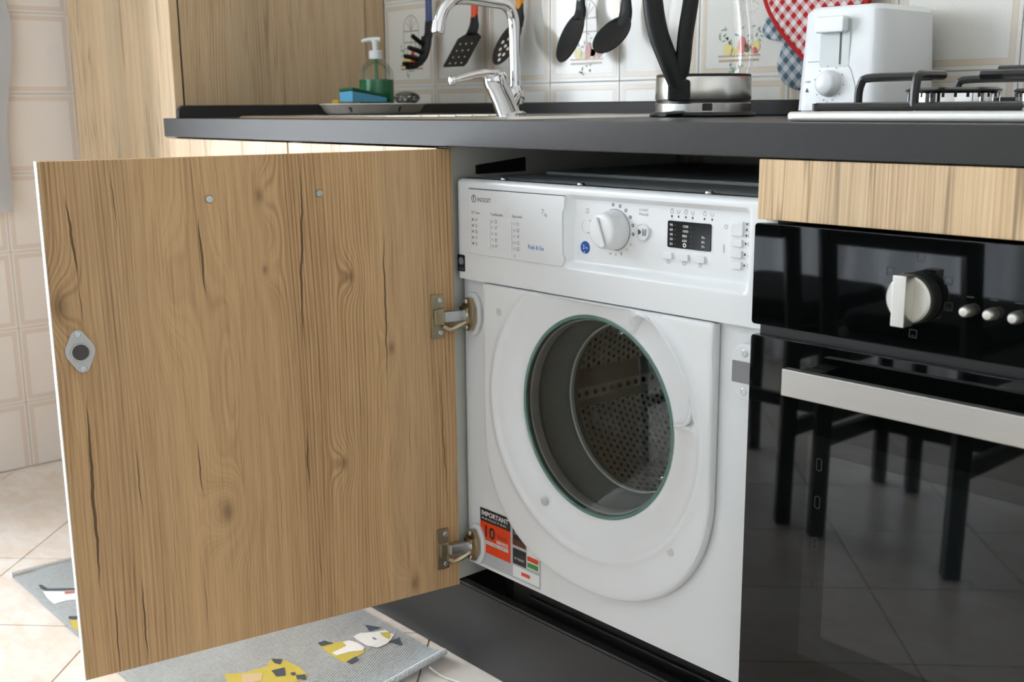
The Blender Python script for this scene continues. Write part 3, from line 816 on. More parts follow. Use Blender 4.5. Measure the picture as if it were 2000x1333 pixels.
for x, z in ((.5585, .7860), (.5585, .7790), (.5582, .7720), (.5575, .7620), (.5570, .7487), (.5565, .7352)): flat(bm, rrect(x-.0011, x+.0011, z-.0014, z+.0014, .0003, 1), PC)
part('indicator_lamps', bm, 'ink', cp, smooth=False)
bm = NB()
for i, x in enumerate((.4405, .4515, .4635, .4745, .4935, .5055)):
    z = .7940
    if i % 2 == 0: ring2(bm, x, z, .0020, .0026, PC, 14); stroke(bm, [(x-.001, z+.003), (x+.002, z+.0035)], .0006, PC)
    else: stroke(bm, [(x-.0025, z+.002), (x-.0015, z-.002), (x+.0015, z-.002), (x+.0025, z+.002)], .0006, PC)
for x, z in ((.4360, .7285), (.4625, .7285), (.4890, .7285), (.5635, .7860), (.5635, .7720), (.5630, .7620), (.5625, .7352)): ring2(bm, x, z, .0020, .0026, PC, 14)
stroke(bm, [(.5610, .7770), (.5655, .7770), (.5632, .7805)], .0006, PC); stroke(bm, [(.5600, .7475), (.5655, .7475), (.5655, .7510)], .0006, PC)
ring2(bm, .5275, .7805, .0020, .0026, PC, 14); put_text(bm, 'RESET', .5255, .7480, .0036, lambda x, z: PC(.5262+(z-.7480)*-1.0, .7480+(x-.5255)*1.2))
part('lettering', bm, 'softink', cp, smooth=False, recalc=False)
for x in (.4360, .4625, .4890): rbutton('option_button', x, .7362, .0155, .0085)
rbutton('option_button', .5455, .7798, .0175, .0180)
for z in (.7622, .7487, .7350): rbutton('option_button', .5452, z, .0165, .0092)
# wool badge
bm = flat(NB(), rrect(WX0+.0006, WX0+.0190, .6735, .7000, .002, 3), lambda x, z: Vector((x, WY-.0004, z)))
bd = part('badge', bm, 'blackink', cp, smooth=False, label='small black badge with a white emblem')
PB = lambda x, z: Vector((x, WY-.0007, z))
bm = flat(NB(), [(WX0+.0035+.007*(1+cos(a))*.9, .6885+(.0075*sin(a) if sin(a) > 0 else .0045*sin(a))) for a in [2*pi*i/20 for i in range(20)]], PB)
put_text(bm, 'WOOL', WX0+.0038, .6765, .0036, PB, .0125); part('lettering', bm, 'softink', bd, smooth=False, recalc=False)

# porthole door: polar height field, U-shaped outline
DFY = .0085
def door_out(a):
    c, s = cos(a), sin(a); cx, cz = .2970, .432
    lo, hi = .1, .5
    def inside(r):
        x, z = HX+r*c-cx, HZ+r*s
        if abs(x) > .2255 or z > .6605: return False
        if z < cz: return (abs(x)/.2255)**2.25+((cz-z)/.206)**2.25 < 1
        return True
    for _ in range(40):
        m_ = (lo+hi)/2
        if inside(m_): lo = m_
        else: hi = m_
    return lo
def door_y(r, a):
    y = DFY
    dish = 1-ss(HR, .204, r)
    y += .0125*dish**1.35 - .0035*exp(-((r-.206)/.007)**2)
    ad = math.degrees(a) % 360
    if ad > 180: ad -= 360
    k = ss(7, 13, ad)*(1-ss(56, 63, ad)); re = .196+.004*cos(radians((ad-35)*3))
    y += k*(.026*(1-ss(re-.009, re, r))*ss(HR, HR+.022, r)) - .0062*k*exp(-((r-re-.003)/.0030)**2)
    kk = exp(-((ad-61)/2.5)**2)+exp(-((ad-9)/2.5)**2)
    y -= .006*kk*(1-ss(.192, .2, r))*ss(HR+.002, HR+.012, r)
    return y
bm = NB(); NA, NR = 288, 44
def dpt(i, f):
    a = 2*pi*i/NA; ro = door_out(a)
    r = HR+(min(ro, .215)-HR)*min(1, f/.8) if f <= .8 else min(ro, .215)+(ro-min(ro, .215))*(f-.8)/.2
    y = door_y(r, a); e = ro-r
    if e < .006: y += .006-sqrt(max(0, .000036-(.006-e)**2))
    return (HX+r*cos(a), y, HZ+r*sin(a))
OUT = [door_out(2*pi*i/NA) for i in range(NA)]
rings = []
for j in range(NR+5):
    if j <= NR: ring = [dpt(i, j/NR*.985) for i in range(NA)]
    else:
        q = (j-NR)/4; ring = []
        for i in range(NA):
            a = 2*pi*i/NA; ro = OUT[i]
            r = ro-.0045*(1-sin(q*pi/2)); ring.append((HX+r*cos(a), DFY+.0065*(1-cos(q*pi/2))+.0007, HZ+r*sin(a)))
    rings.append([bm.verts.new(p) for p in ring])
rings.append([bm.verts.new((HX+OUT[i]*cos(2*pi*i/NA), LP-.0025, HZ+OUT[i]*sin(2*pi*i/NA))) for i in range(NA)])
back = rings[-1]
rings.append([bm.verts.new((HX+.150*cos(2*pi*i/NA), LP-.0025, HZ+.150*sin(2*pi*i/NA))) for i in range(NA)])
for A, B in zip(rings, rings[1:]):
    for i in range(NA): bm.faces.new((A[i], A[(i+1) % NA], B[(i+1) % NA], B[i]))
for i in range(NA): bm.faces.new((rings[-1][i], rings[-1][(i+1) % NA], rings[0][(i+1) % NA], rings[0][i]))
pd = part('porthole_door', bm, 'white', wm, ang=45, label='white door with round glass and scooped handle')
bm = lathe(NB(), (HX, DFY+.0125, HZ), (0, 1, 0), [(HR+.001, -.001), (HR-.001, -.0025), (HR-.004, -.0015), (HR-.0055, .002), (HR-.004, .006), (HR+.001, .006)], 96); part('glass_rim', bm, 'greenglass', pd)
bm = lathe(NB(), (HX, DFY+.0125, HZ), (0, 1, 0), [(0, -.0035), (.06, -.0030), (.11, -.0018), (HR-.0035, 0)], 96); part('glass', bm, 'porthole', pd)
lipp = []
for ad, r in [(64, .153), (64, .166), (63, .180), (60, .191), (55, .1975), (48, .2005), (42, .2015), (35, .202), (28, .2015), (22, .1995), (17, .196), (12.5, .189), (10, .178), (8.5, .166), (8, .153)]:
    a = radians(ad); lipp.append((HX+r*cos(a), DFY-.0008+.0125*(1-ss(HR, .204, r))**1.35, HZ+r*sin(a)))
part('handle_lip', tube(NB(), lipp, .0036, 10, 4), 'white', pd)
for x, z in ((.1120, .6205), (.2105, .3420), (.4600, .3370)):
    bm = lathe(NB(), (x, DFY+.001, z), (0, -1, 0), [(0, .0016), (.0058, .0016), (.0064, .0008), (.0064, 0)], 20); part('bumper', bm, 'greyplastic', pd)
bm = lathe(NB(), (HX, 0, HZ), (0, 1, 0), [(HR-.0045, .0285), (HR-.0075, .0285), (HR-.0085, .032), (HR-.0085, .043), (HR-.0055, .044)], 96); part('glass_collar', bm, 'greyplastic', pd)
# inside: gasket, inner bowl rim, drum with three lifters
bm = lathe(NB(), (HX, 0, HZ), (0, 1, 0), [(.160, .026), (.150, .024), (.1450, .0265), (.1425, .060), (.136, .088), (.1300, .104), (.131, .120), (.170, .130), (.232, .132)], 96); part('gasket', bm, 'rubber', wm, ang=60, label='grey rubber door gasket')
bm = lathe(NB(), (HX, 0, HZ), (0, 1, 0), [(.1295, .100), (.1280, .098), (.1262, .100), (.1262, .106), (.1295, .106)], 96); part('bowl_rim', bm, 'whiteink', wm)  # white colour paints the bright glint along the glass bowl edge
bm = lathe(NB(), (HX, 0, HZ), (0, 1, 0), [(.1262, .101), (.110, .122), (.07, .134), (0, .138)], 64); part('glass_bowl', bm, 'bowlglass', wm)
DM = drum_mat(0, 0); DMB = drum_mat(0, 0, True)
bm = lathe(NB(), (0, 0, 0), (0, 1, 0), [(.205, 0), (.232, .012), (.235, .03), (.235, .30), (.22, .315)], 96)
dm = part('drum', bm, DM, wm, local=True, ang=60, label='perforated steel drum'); dm.location = Vector((HX, .130, HZ))-wm.location
bm = lathe(NB(), (0, 0, 0), (0, 1, 0), [(.222, .315), (.15, .322), (.06, .30), (0, .295)], 96)
db = part('drum_back', bm, DMB, wm, local=True, ang=60); db.location = dm.location
for k in range(3):
    a = radians(189+120*k); rad = Vector((cos(a), 0, sin(a))); tan = Vector((-sin(a), 0, cos(a)))
    c0 = Vector((HX, 0, HZ))
    prof = [(-.034, .236), (-.020, .205), (-.010, .184), (.010, .184), (.020, .205), (.034, .236)]
    bm = NB(); o = c0+Vector((0, .150, 0))
    prism(bm, [(p[0], p[1]) for p in prof], o, tan, rad, (0, .26, 0)); part('lifter', bm, 'satin', wm, bevel=.004)
    bm = NB()
    for q in range(12):
        p = o+Vector((0, .02+q*.020, 0))+rad*.1825; lathe(bm, p, rad*-1, [(0, .0006), (.0045, .0006), (.0045, -.001)], 10)
    part('lifter_holes', bm, 'void', wm, smooth=False)
# hinge cups on the left of the front, catch on the right
for zc in (.6060, .2185):
    bm = prism(NB(), circ(.0365, zc, .0205, 32, .0345), (0, LP-.0065, 0), (1, 0, 0), (0, 0, 1), (0, .0066, 0)); hb = part('hinge_base', bm, 'white_plastic', wm, bevel=.0018)
    oct_ = [(.0345+.0165*cos(pi/8+pi/4*i)*(1.0), zc+.0285*sin(pi/8+pi/4*i)) for i in range(8)]
    bm = prism(NB(), oct_, (0, LP-.0145, 0), (1, 0, 0), (0, 0, 1), (0, .0085, 0)); hc = part('hinge_cup', bm, 'nickel', hb, bevel=.0015)
    bm = prism(NB(), [(.020, zc-.012), (.040, zc-.012), (.040, zc+.012), (.020, zc+.012)], (0, LP-.0185, 0), (1, 0, 0), (0, 0, 1), (0, .004, 0)); part('hinge_cover', bm, 'nickel', hb, bevel=.001)
    for dz, dx in ((.0205, 0), (-.0205, 0), (0, .007)):
        bm = NB(); screw(bm, (.031+dx, LP-.0147-(.004 if dz == 0 else 0), zc+dz), (0, -1, 0), .0042, .0016); part('screw', bm, 'zinc', hb)
ccx, ccz = .5735, .6045
bm = prism(NB(), rrect(ccx-.0255, ccx+.0195, ccz-.036, ccz+.036, .019, 8), (0, LP-.011, 0), (1, 0, 0), (0, 0, 1), (0, .0108, 0)); cb = part('catch', bm, 'white_plastic', wm, bevel=.003)
part('strike_plate', bx(ccx-.0235, ccx+.0190, LP-.0125, LP-.010, ccz-.0135, ccz+.0135), 'strike', cb, bevel=.0006)
for dz in (.024, -.0245):
    bm = NB(); screw(bm, (ccx-.006, LP-.0112, ccz+dz), (0, -1, 0), .0048, .001); part('screw', bm, 'zinc', cb)
for z, r, mm in ((.2470, .0032, 'void'), (.2265, .0062, 'dwood'), (.2085, .0032, 'void')):
    bm = lathe(NB(), (.5740, LP, z), (0, -1, 0), [(0, .0008), (r, .0008), (r, -.001)], 14); part('screw_hole' if mm == 'void' else 'plug', bm, mm, wm)
# sticker bottom left (the code square is left blank)
PK = lambda k: (lambda x, z: Vector((x, LP-.0004-.0003*k, z)))
SX = -.0105     # the sticker lies on the set-back lower panel
def R(x0, x1, z0, z1): return [(x0+SX, z0), (x1+SX, z0), (x1+SX, z1), (x0+SX, z1)]
st = part('sticker', flat(NB(), R(.0535, .1985, .186, .2845), PK(0)), 'film', wm, smooth=False, label='service sticker in orange, black and grey')
for r_, k_, m_ in ((R(.0535, .128, .262, .2845), 1, 'blackink'), (R(.1335, .165, .243, .2780), 1, 'blackink'), (R(.1335, .165, .2115, .2380), 1, 'blackink'), (R(.0535, .128, .2085, .262), 1, 'orange'),
                   (R(.1685, .1935, .2262, .2340), 3, 'orange'), (R(.1540, .1740, .1965, .2020), 3, 'orange'), (R(.1335, .165, .2430, .2530), 2, 'brownink'), (R(.1685, .1935, .2155, .2235), 3, 'greenink'),
                   (R(.1670, .1955, .2135, .2480), 1, 'whiteink'), (R(.1335, .1955, .1895, .2085), 1, 'whiteink'), (R(.0580, .1225, .2245, .2305), 2, 'whiteink')):
    part('print', flat(NB(), r_, PK(k_)), m_, st, smooth=False)
f = NB()
put_text(f, 'IMPORTANT', .0570+SX, .2725, .0115, PK(2), .0670, bold=True); put_text(f, 'SERVICE', .0940+SX, .2325, .0078, PK(2), .028, bold=True)
put_text(f, 'CLEAN', .1370+SX, .2620, .0055, PK(2), .019); put_text(f, '10 YEARS', .1365+SX, .2195, .0055, PK(2), .024); put_text(f, 'REGISTER', .0570+SX, .2660, .0042, PK(2), .062)
part('lettering', f, 'whiteink', st, smooth=False, recalc=False)
f = put_text(NB(), '10', .0605+SX, .2365, .0275, PK(2), .0300, bold=True); put_text(f, 'WITH FREE PARTS', .0600+SX, .2255, .0052, PK(3), .0610)
part('lettering', f, 'blackink', st, smooth=False, recalc=False)
f = put_text(NB(), 'YEARS', .0945+SX, .2420, .0090, PK(2), .026); part('lettering', f, 'brownink', st, smooth=False, recalc=False)
# ================================================================== oven
OX0, OX1, OY = .6025, 1.1955, -.0245
ov = thing('oven', 'black glass built-in oven with steel handle under the hob', 'oven', (.9, .25, .163))
part('body', bx(.630, 1.168, .004, .54, .205, .79), 'black', ov)
part('trim', bx(OX0+.004, OX1-.004, -.0125, .0005, .20, .792), 'black', ov, bevel=.001)
def glass_panel(x0, x1, z0, z1, r=.004):
    return prism(NB(), rrect(x0, x1, z0, z1, r, 3), (0, OY, 0), (1, 0, 0), (0, 0, 1), (0, .0115, 0))
oc = part('control_panel', glass_panel(OX0, OX1, .6765, .7945), 'ovenglass', ov, bevel=.001)
od = part('oven_door', glass_panel(OX0, OX1, .2020, .6640), 'ovenglass', ov, bevel=.001)
POn = lambda k: (lambda x, z: Vector((x, OY-.00015*k, z)))
f = flat(NB(), rrect(.687, 1.111, .288, .560, .003, 3), POn(1)); part('window_border', f, 'ovenwin2', od, smooth=False)
f = flat(NB(), rrect(.7165, 1.0815, .3195, .540, .003, 3), POn(2)); part('window_pane', f, 'ovenwin', od, smooth=False)
f = NB()
for i, z in enumerate((.520, .475, .425, .375)):
    stroke(f, rrect(.700, .7065, z, z+.014, .002, 2)+[(.7065, z+.012)], .0007, POn(3))
part('level_marks', f, 'faint', od, smooth=False)
# handle: flat bar on two short posts
hd = part('handle', bx(.6790, 1.1190, -.0705, -.0590, .6120, .6425), 'steel', od, bevel=.0012)
for x0 in (.684, 1.090):
    part('handle_post', bx(x0, x0+.024, -.0592, OY+.001, .6170, .6370), 'black', hd, bevel=.001)
KX2, KZ2 = .8080, .7325
bm = lathe(NB(), (KX2, OY+.001, KZ2), (0, -1, 0), [(.0265, 0), (.0265, .014), (.0255, .016), (0, .016)], 48); ok = part('function_knob', bm, 'black', oc)
bm = lathe(NB(), (KX2, OY-.015, KZ2), (0, -1, 0), [(.0245, 0), (.0245, .004), (.0225, .0062), (0, .0065)], 48); part('knob_face', bm, 'satin', ok)
bm = prism(NB(), [(-.0075, -.0262), (.0075, -.0262), (.0075, .0262), (-.0075, .0262)], (KX2, OY-.020, KZ2), (1, 0, 0), (0, 0, 1), (0, -.018, 0)); part('knob_grip', bm, 'satin', ok, bevel=.001)
for x in (.8640, .8880, .9125):
    bm = lathe(NB(), (x, OY+.001, .7260), (0, -1, 0), [(.0062, 0), (.0062, .006), (.0058, .012), (.0042, .0145), (0, .0152)], 24); part('timer_button', bm, 'satin', oc)
f = NB()
for x, z in ((.8095, .7735), (.8400, .7530), (.8420, .7270), (.8060, .6940), (.7760, .7560)): stroke(f, [(x-.004, z-.004), (x+.004, z-.004), (x+.004, z+.004), (x-.004, z+.004), (x-.004, z-.004)], .0007, POn(2)); stroke(f, [(x-.002, z-.002), (x+.002, z-.002)], .0006, POn(2))
for x in (.8640, .8880, .9125): stroke(f, [(x-.004, .7395), (x+.004, .7395)], .0012, POn(2))
part('markings', f, 'faint', oc, smooth=False)

# ================================================================== on the worktop
# inset sink with rim, bowl and ribbed drainer
SX0, SX1, SY0, SY1 = -.755, .085, .045, .50
sk = thing('sink', 'stainless steel inset sink with drainer in the worktop', 'sink', (-.33, .28, WT))
bz = WT+.0042
def sink_rim():
    bm = NB()
    o = rrect(SX0, SX1, SY0, SY1, .02, 6); i_ = rrect(SX0+.022, SX1-.022, SY0+.022, SY1-.022, .02, 6)
    A = [bm.verts.new((x, y, WT+.0003)) for x, y in o]; B = [bm.verts.new((x*.996-.33*.004*0, y, bz)) for x, y in rrect(SX0+.004, SX1-.004, SY0+.004, SY1-.004, .018, 6)]
    C = [bm.verts.new((x, y, bz)) for x, y in i_]; D = [bm.verts.new((x, y, WT+.0006)) for x, y in rrect(SX0+.028, SX1-.028, SY0+.028, SY1-.028, .018, 6)]
    n = len(A)
    for P_, Q_ in ((A, B), (B, C), (C, D)):
        for k in range(n): bm.faces.new((P_[k], P_[(k+1) % n], Q_[(k+1) % n], Q_[k]))
    bm.faces.new(D)
    return bm
part('rim', sink_rim(), 'kettlesteel', sk)
for k in range(9): part('drainer_rib', tube(NB(), [(-.68, .10+k*.042, WT+.0022), (-.36, .10+k*.042, WT+.0022)], .0016, 8), 'steel', sk)
# faucet
fc = thing('faucet', 'chrome lever mixer tap with swan-neck spout behind the sink', 'tap', (-.205, .315, bz))
FX = -.205
bm = lathe(NB(), (FX, .318, WT+.0008), (0, 0, 1), [(0, 0), (.028, 0), (.028, .006), (.022, .010), (0, .010)], 32); part('base', bm, 'chrome', fc)
bm = tube(NB(), [(FX, .312, WT+.004), (FX, .298, .940), (FX, .282, .966), (FX, .276, .976)], lambda t: .0215-.001*t, 24); part('body', bm, 'chrome', fc)
bm = lathe(NB(), (FX, .282, .968), (0, -.42, 1), [(0, 0), (.0225, 0), (.0225, .008), (.020, .016), (.013, .021), (0, .0225)], 28); part('cartridge_cap', bm, 'chrome', fc)
bm = tube(NB(), [(FX, .280, .984), (FX, .255, .985), (FX, .225, .981), (FX, .195, .975), (FX, .178, .972)], lambda t: .0125-.0065*t if t < .93 else .0075, 16, 5, flat=.75); part('lever', bm, 'chrome', fc)
bm = lathe(NB(), (FX, .180, .9722), (0, -1, -.1), [(0, -.008), (.006, -.006), (.0085, 0), (.006, .006), (0, .008)], 16); part('lever_tip', bm, 'chrome', fc)
bm = tube(NB(), [(FX, .306, .915), (FX, .322, .945), (FX, .329, .953)], lambda t: .019-.004*t, 20, 4); part('side_arm', bm, 'chrome', fc)
bm = lathe(NB(), (FX, .329, .930), (0, 0, 1), [(0, 0), (.013, .0), (.017, .008), (.017, .022), (.013, .030), (.0115, .034), (0, .034)], 24); part('spout_collar', bm, 'chrome', fc)
pth = [(FX, .329, .955), (FX, .328, 1.02), (FX, .3265, 1.070), (FX, .320, 1.094), (FX, .303, 1.1075), (FX, .275, 1.1105), (FX, .220, 1.1130), (FX, .190, 1.1110), (FX, .168, 1.098), (FX, .157, 1.080), (FX, .151, 1.064)]
bm = tube(NB(), pth, .0105, 18, 5); part('spout', bm, 'chrome', fc)
bm = lathe(NB(), (FX, .1525, 1.070), (0, -.22, -1), [(.0118, 0), (.0118, .017), (.0105, .019), (.008, .019), (0, .016)], 20); part('aerator', bm, 'chrome', fc)

# shallow dish with soap bottle, sponge, scourer
PX, PY_ = -.700, .350
bm = lathe(NB(), (PX, PY_, bz), (0, 0, 1), [(0, .004), (.088, .004), (.100, .008), (.110, .0220), (.1155, .0235), (.1165, .0215), (.1125, .019), (.103, .004), (.096, 0), (0, 0)], 64)
ds = single('soap_dish', bm, 'dish', 'shallow beige ceramic dish on the sink drainer holding the washing-up things', 'dish', ang=50)
for a in (-1.05, -.05, -2.2):
    P0 = Vector((PX, PY_, bz)); d = Vector((cos(a), sin(a), 0)); tn = Vector((-sin(a), cos(a), 0))
    f = NB(); k = 1.0
    pts = [(d*.1035+Vector((0, 0, .0050))), (d*.1072+Vector((0, 0, .0105))), (d*.1108+Vector((0, 0, .0160)))]
    V_ = []
    for q, w in zip(pts, (.0016, .0028, .0042)):
        V_.append((f.verts.new(P0+q*1.004+tn*w), f.verts.new(P0+q*1.004-tn*w)))
    for A, B in zip(V_, V_[1:]): f.faces.new((A[0], A[1], B[1], B[0]))
    part('motif', f, 'dishpat', ds)
BZ = bz+.0045
sb = thing('soap_bottle', 'clear pump bottle half full of green dish soap in the dish', 'bottle', (PX, PY_+.012, BZ))
bxo, byo = PX, PY_+.012
prof = [(0, 0), (.034, 0), (.0375, .004), (.0385, .03), (.0385, .070), (.036, .088), (.029, .102), (.018, .110), (.0135, .113), (.0135, .120)]
part('bottle', lathe(NB(), (bxo, byo, BZ), (0, 0, 1), prof, 40), 'clear', sb, ang=60)
part('soap', lathe(NB(), (bxo, byo, BZ+.002), (0, 0, 1), [(0, 0), (.033, 0), (.0365, .004), (.0375, .03), (.0375, .068), (0, .068)], 40), 'soap', sb)
part('dip_tube', cyl(NB(), (bxo+.004, byo, BZ+.01), (bxo, byo, BZ+.118), .003, 10), 'soap', sb)
part('collar', lathe(NB(), (bxo, byo, BZ+.114), (0, 0, 1), [(0, 0), (.0145, 0), (.0145, .016), (.013, .018), (0, .018)], 28), 'white_plastic', sb)
part('pump_stem', lathe(NB(), (bxo, byo, BZ+.131), (0, 0, 1), [(.006, 0), (.007, .016), (.009, .020), (.009, .024), (0, .026)], 20), 'white_plastic', sb)
part('pump_spout', tube(NB(), [(bxo+.007, byo+.008, BZ+.154), (bxo, byo, BZ+.1555), (bxo-.013, byo-.014, BZ+.154), (bxo-.020, byo-.022, BZ+.151)], lambda t: .0058-.002*t, 12, 4), 'white_plastic', sb)
# sponge, leaning on the dish
sp = thing('sponge', 'blue sponge with green scouring side lying on the dish rim', 'sponge', (-.645, .275, BZ+.02))
Oq, Lq, Rq = Vector((-.627, .249, .9372)), Vector((-.678, .250, .9372)), Vector((-.645, .350, .9372)); Fq = Lq+Rq-Oq
def wedge(z0, z1):
    bm = NB(); A = [bm.verts.new(p+Vector((0, 0, h))) for p, h in zip((Oq, Lq, Fq, Rq), z0)]; B = [bm.verts.new(p+Vector((0, 0, h))) for p, h in zip((Oq, Lq, Fq, Rq), z1)]
    bm.faces.new(A[::-1]); bm.faces.new(B)
    for k in range(4): bm.faces.new((A[k], A[(k+1) % 4], B[(k+1) % 4], B[k]))
    return bm
part('foam', wedge((0, 0, 0, 0), (.024, .022, .010, .010)), 'sponge', sp, bevel=.003)
part('scouring_pad', wedge((.0242, .0222, .0102, .0102), (.031, .029, .016, .016)), 'scour', sp, bevel=.002)
bm = NB(); prism(bm, rrect(-.012, .012, -.010, .010, .004), (-.7270, .2790, .9335), (1, 0, 0), (0, 1, 0), (0, 0, .009))
single('sponge_cloth', bm, 'yellow', 'small yellow sponge scrap on the left rim of the dish', 'sponge', bevel=.002)
random.seed(3); bm = NB()
for k in range(26):
    a0 = random.uniform(0, 2*pi); cxs = Vector((-.6270, .3900, .9455)); ax = Vector((random.uniform(-1, 1), random.uniform(-1, 1), random.uniform(-.6, .6))).normalized(); _, p_, q_ = frame(ax)
    pts = [cxs+Vector((1.25, 1.25, .60)) * 0 + Vector((v.x*1.25, v.y*1.25, v.z*.62)) for v in [(p_*cos(t_)+q_*sin(t_))*.021+ax*.004*sin(5*t_) for t_ in [a0+2*pi*i/26 for i in range(27)]]]
    tube(bm, pts, .0012, 5)
single('wire_scourer', bm, 'wire', 'round steel wire scourer on the right of the dish', 'scourer')

# kettle
KC = Vector((.176, .404, WT+.0003))
kt = thing('kettle', 'glass electric kettle with steel base and black looped handle', 'kettle', tuple(KC))
L = lambda pr, n=56: lathe(NB(), KC, (0, 0, 1), pr, n)
part('power_base', L([(0, 0), (.086, 0), (.088, .003), (.084, .007), (.080, .008), (0, .008)]), 'black', kt)
part('base_band', L([(.0780, .008), (.0785, .021), (.077, .0225), (0, .0225)]), 'kettlesteel', kt)
part('base_seam', L([(.0768, .0222), (.0768, .027), (0, .027)]), 'black', kt)
part('steel_band', L([(.0775, .027), (.0785, .029), (.0778, .062), (.0765, .064), (0, .064)]), 'kettlesteel', kt)
part('black_band', L([(.0770, .0635), (.0770, .0668), (.0755, .068), (0, .068)]), 'black', kt)
part('glass_jug', L([(.0750, .067), (.0790, .080), (.0800, .100), (.0775, .140), (.0715, .180), (.0640, .215), (.0600, .230)]), 'kettleglass', kt, ang=60)
part('lid', L([(.0605, .228), (.0620, .232), (.0600, .242), (.030, .250), (0, .252)]), 'black', kt)
rl, fl = Vector((-.662, -.749, 0)), Vector((.749, -.662, 0))
def KH(a, bb, z): return KC+rl*a+fl*bb+Vector((0, 0, z))
bm = tube(NB(), [KH(.050, .062, .040), KH(.052, .062, .052), KH(.066, .066, .085), KH(.084, .066, .130), KH(.093, .064, .175), KH(.094, .058, .215), KH(.080, .046, .250), KH(.050, .024, .256)], lambda t: .0155+.0025*sin(pi*t), 18, 6, flat=.8); part('handle_grip', bm, 'nylon', kt)
bm = tube(NB(), [KH(.050, .060, .046), KH(.044, .062, .085), KH(.040, .060, .130), KH(.032, .052, .180), KH(.026, .044, .236)], lambda t: .0150, 16, 6, flat=.7); part('handle_strap', bm, 'nylon', kt)
part('handle_foot', prism(NB(), rrect(-.017, .017, -.012, .022, .005), KH(.050, .074, .037), tuple(rl), (0, 0, 1), tuple(fl*-.016)), 'nylon', kt, bevel=.003)
part('switch_tab', tube(NB(), [KH(.050, .060, .006), KH(.070, .075, .0055), KH(.078, .081, .0045)], lambda t: .016-.006*t, 14, 3, flat=.30), 'black', kt)
part('switch_window', bx(KC.x-.0003, KC.x+.0003, KC.y-.0003, KC.y+.0003, 0, .001) if False else prism(NB(), rrect(-.008, .008, .010, .0215, .002), KC+fl*.0795+rl*.006, tuple(rl), (0, 0, 1), tuple(fl*-.006)), 'black', kt)

# toaster
TX0, TX1, TY0, TY1, TZ0, TZ1 = .3655, .5085, .385, .552, .917, 1.0665
ts = thing('toaster', 'white two-slot toaster standing behind the hob by the wall', 'toaster', ((TX0+TX1)/2, .47, WT+.0003))
tap = lambda z: .007*((z-TZ0)/(TZ1-TZ0))
bm = NB()
A = rrect(TX0, TX1, TY0, TY1, .020, 6); B = rrect(TX0+.007, TX1-.007, TY0+.006, TY1-.004, .018, 6); Bt = rrect(TX0+.016, TX1-.016, TY0+.014, TY1-.012, .014, 6)
V0 = [bm.verts.new((x, y, TZ0)) for x, y in A]; V1 = [bm.verts.new((x, y, TZ1-.008)) for x, y in B]; V2 = [bm.verts.new((x, y, TZ1)) for x, y in Bt]
mid = [bm.verts.new(((x*.3+x2*.7), (y*.3+y2*.7), TZ1-.0025)) for (x, y), (x2, y2) in zip(B, Bt)]
n = len(A)
for P_, Q_ in ((V0, V1), (V1, mid), (mid, V2)):
    for k in range(n): bm.faces.new((P_[k], P_[(k+1) % n], Q_[(k+1) % n], Q_[k]))
bm.faces.new(V0[::-1]); bm.faces.new(V2)
part('housing', bm, 'white_plastic', ts, ang=45)
for x0 in (.400, .446): part('slot', bx(x0, x0+.026, .405, .535, TZ1-.0002, TZ1+.0012), 'void', ts)
for x0, y0 in ((.374, .392), (.480, .392), (.374, .525), (.480, .525)): part('foot', bx(x0, x0+.018, y0, y0+.018, WT+.0004, TZ0+.002), 'white_plastic', ts, bevel=.003)
def fy(z): return TY0+.006*(z-TZ0)/(TZ1-.008-TZ0)
PT = lambda k: (lambda x, z: Vector((x, fy(z)-.0004*k, z)))
f = prism(NB(), rrect(.4060, .4560, .9790, 1.0480, .004), (0, fy(1.0)-.0012, 0), (1, 0, 0), (0, 0, 1), (0, .004, 0)); part('lever_recess', f, 'offwhite_body', ts, bevel=.001)
f = flat(NB(), [(.4395, .9830), (.4425, .9830), (.4425, 1.035), (.4395, 1.035)], lambda x, z: Vector((x, fy(1.0)-.0016, z))); part('lever_slot', f, 'blackink', ts, smooth=False)
f = prism(NB(), rrect(.4040, .4530, 1.0280, 1.0510, .004), (0, TY0-.012, 0), (1, 0, 0), (0, 0, 1), (0, .016, 0)); part('lever', f, 'white_plastic', ts, bevel=.003)
f = lathe(NB(), (.4250, fy(.955)+.002, .9560), (0, -1, .04), [(.0195, 0), (.0190, .008), (.0165, .0140), (.012, .0165), (0, .0170)], 40); tk = part('browning_dial', f, 'white_plastic', ts, ang=50)
f = NB()
for a in range(-140, 200, 34): flat(f, circ(.4250+.0248*cos(radians(a)), .9560+.0248*sin(radians(a)), .0009, 8), PT(2))
put_text(f, 'STOP', .3835, .9575, .0042, PT(2), .0095); put_text(f, '2', .4225, .9275, .0055, PT(2)); flat(f, [(.3855, .9440), (.3910, .9440), (.3882, .9505)], PT(2))
part('lettering', f, 'ink', ts, smooth=False, recalc=False)
f = stroke(NB(), [(.3860, .9880), (.4500, .9880), (.4600, .975), (.4680, .955), (.4730, .925)], .0010, PT(1)); part('panel_line', f, 'softink', ts, smooth=False)

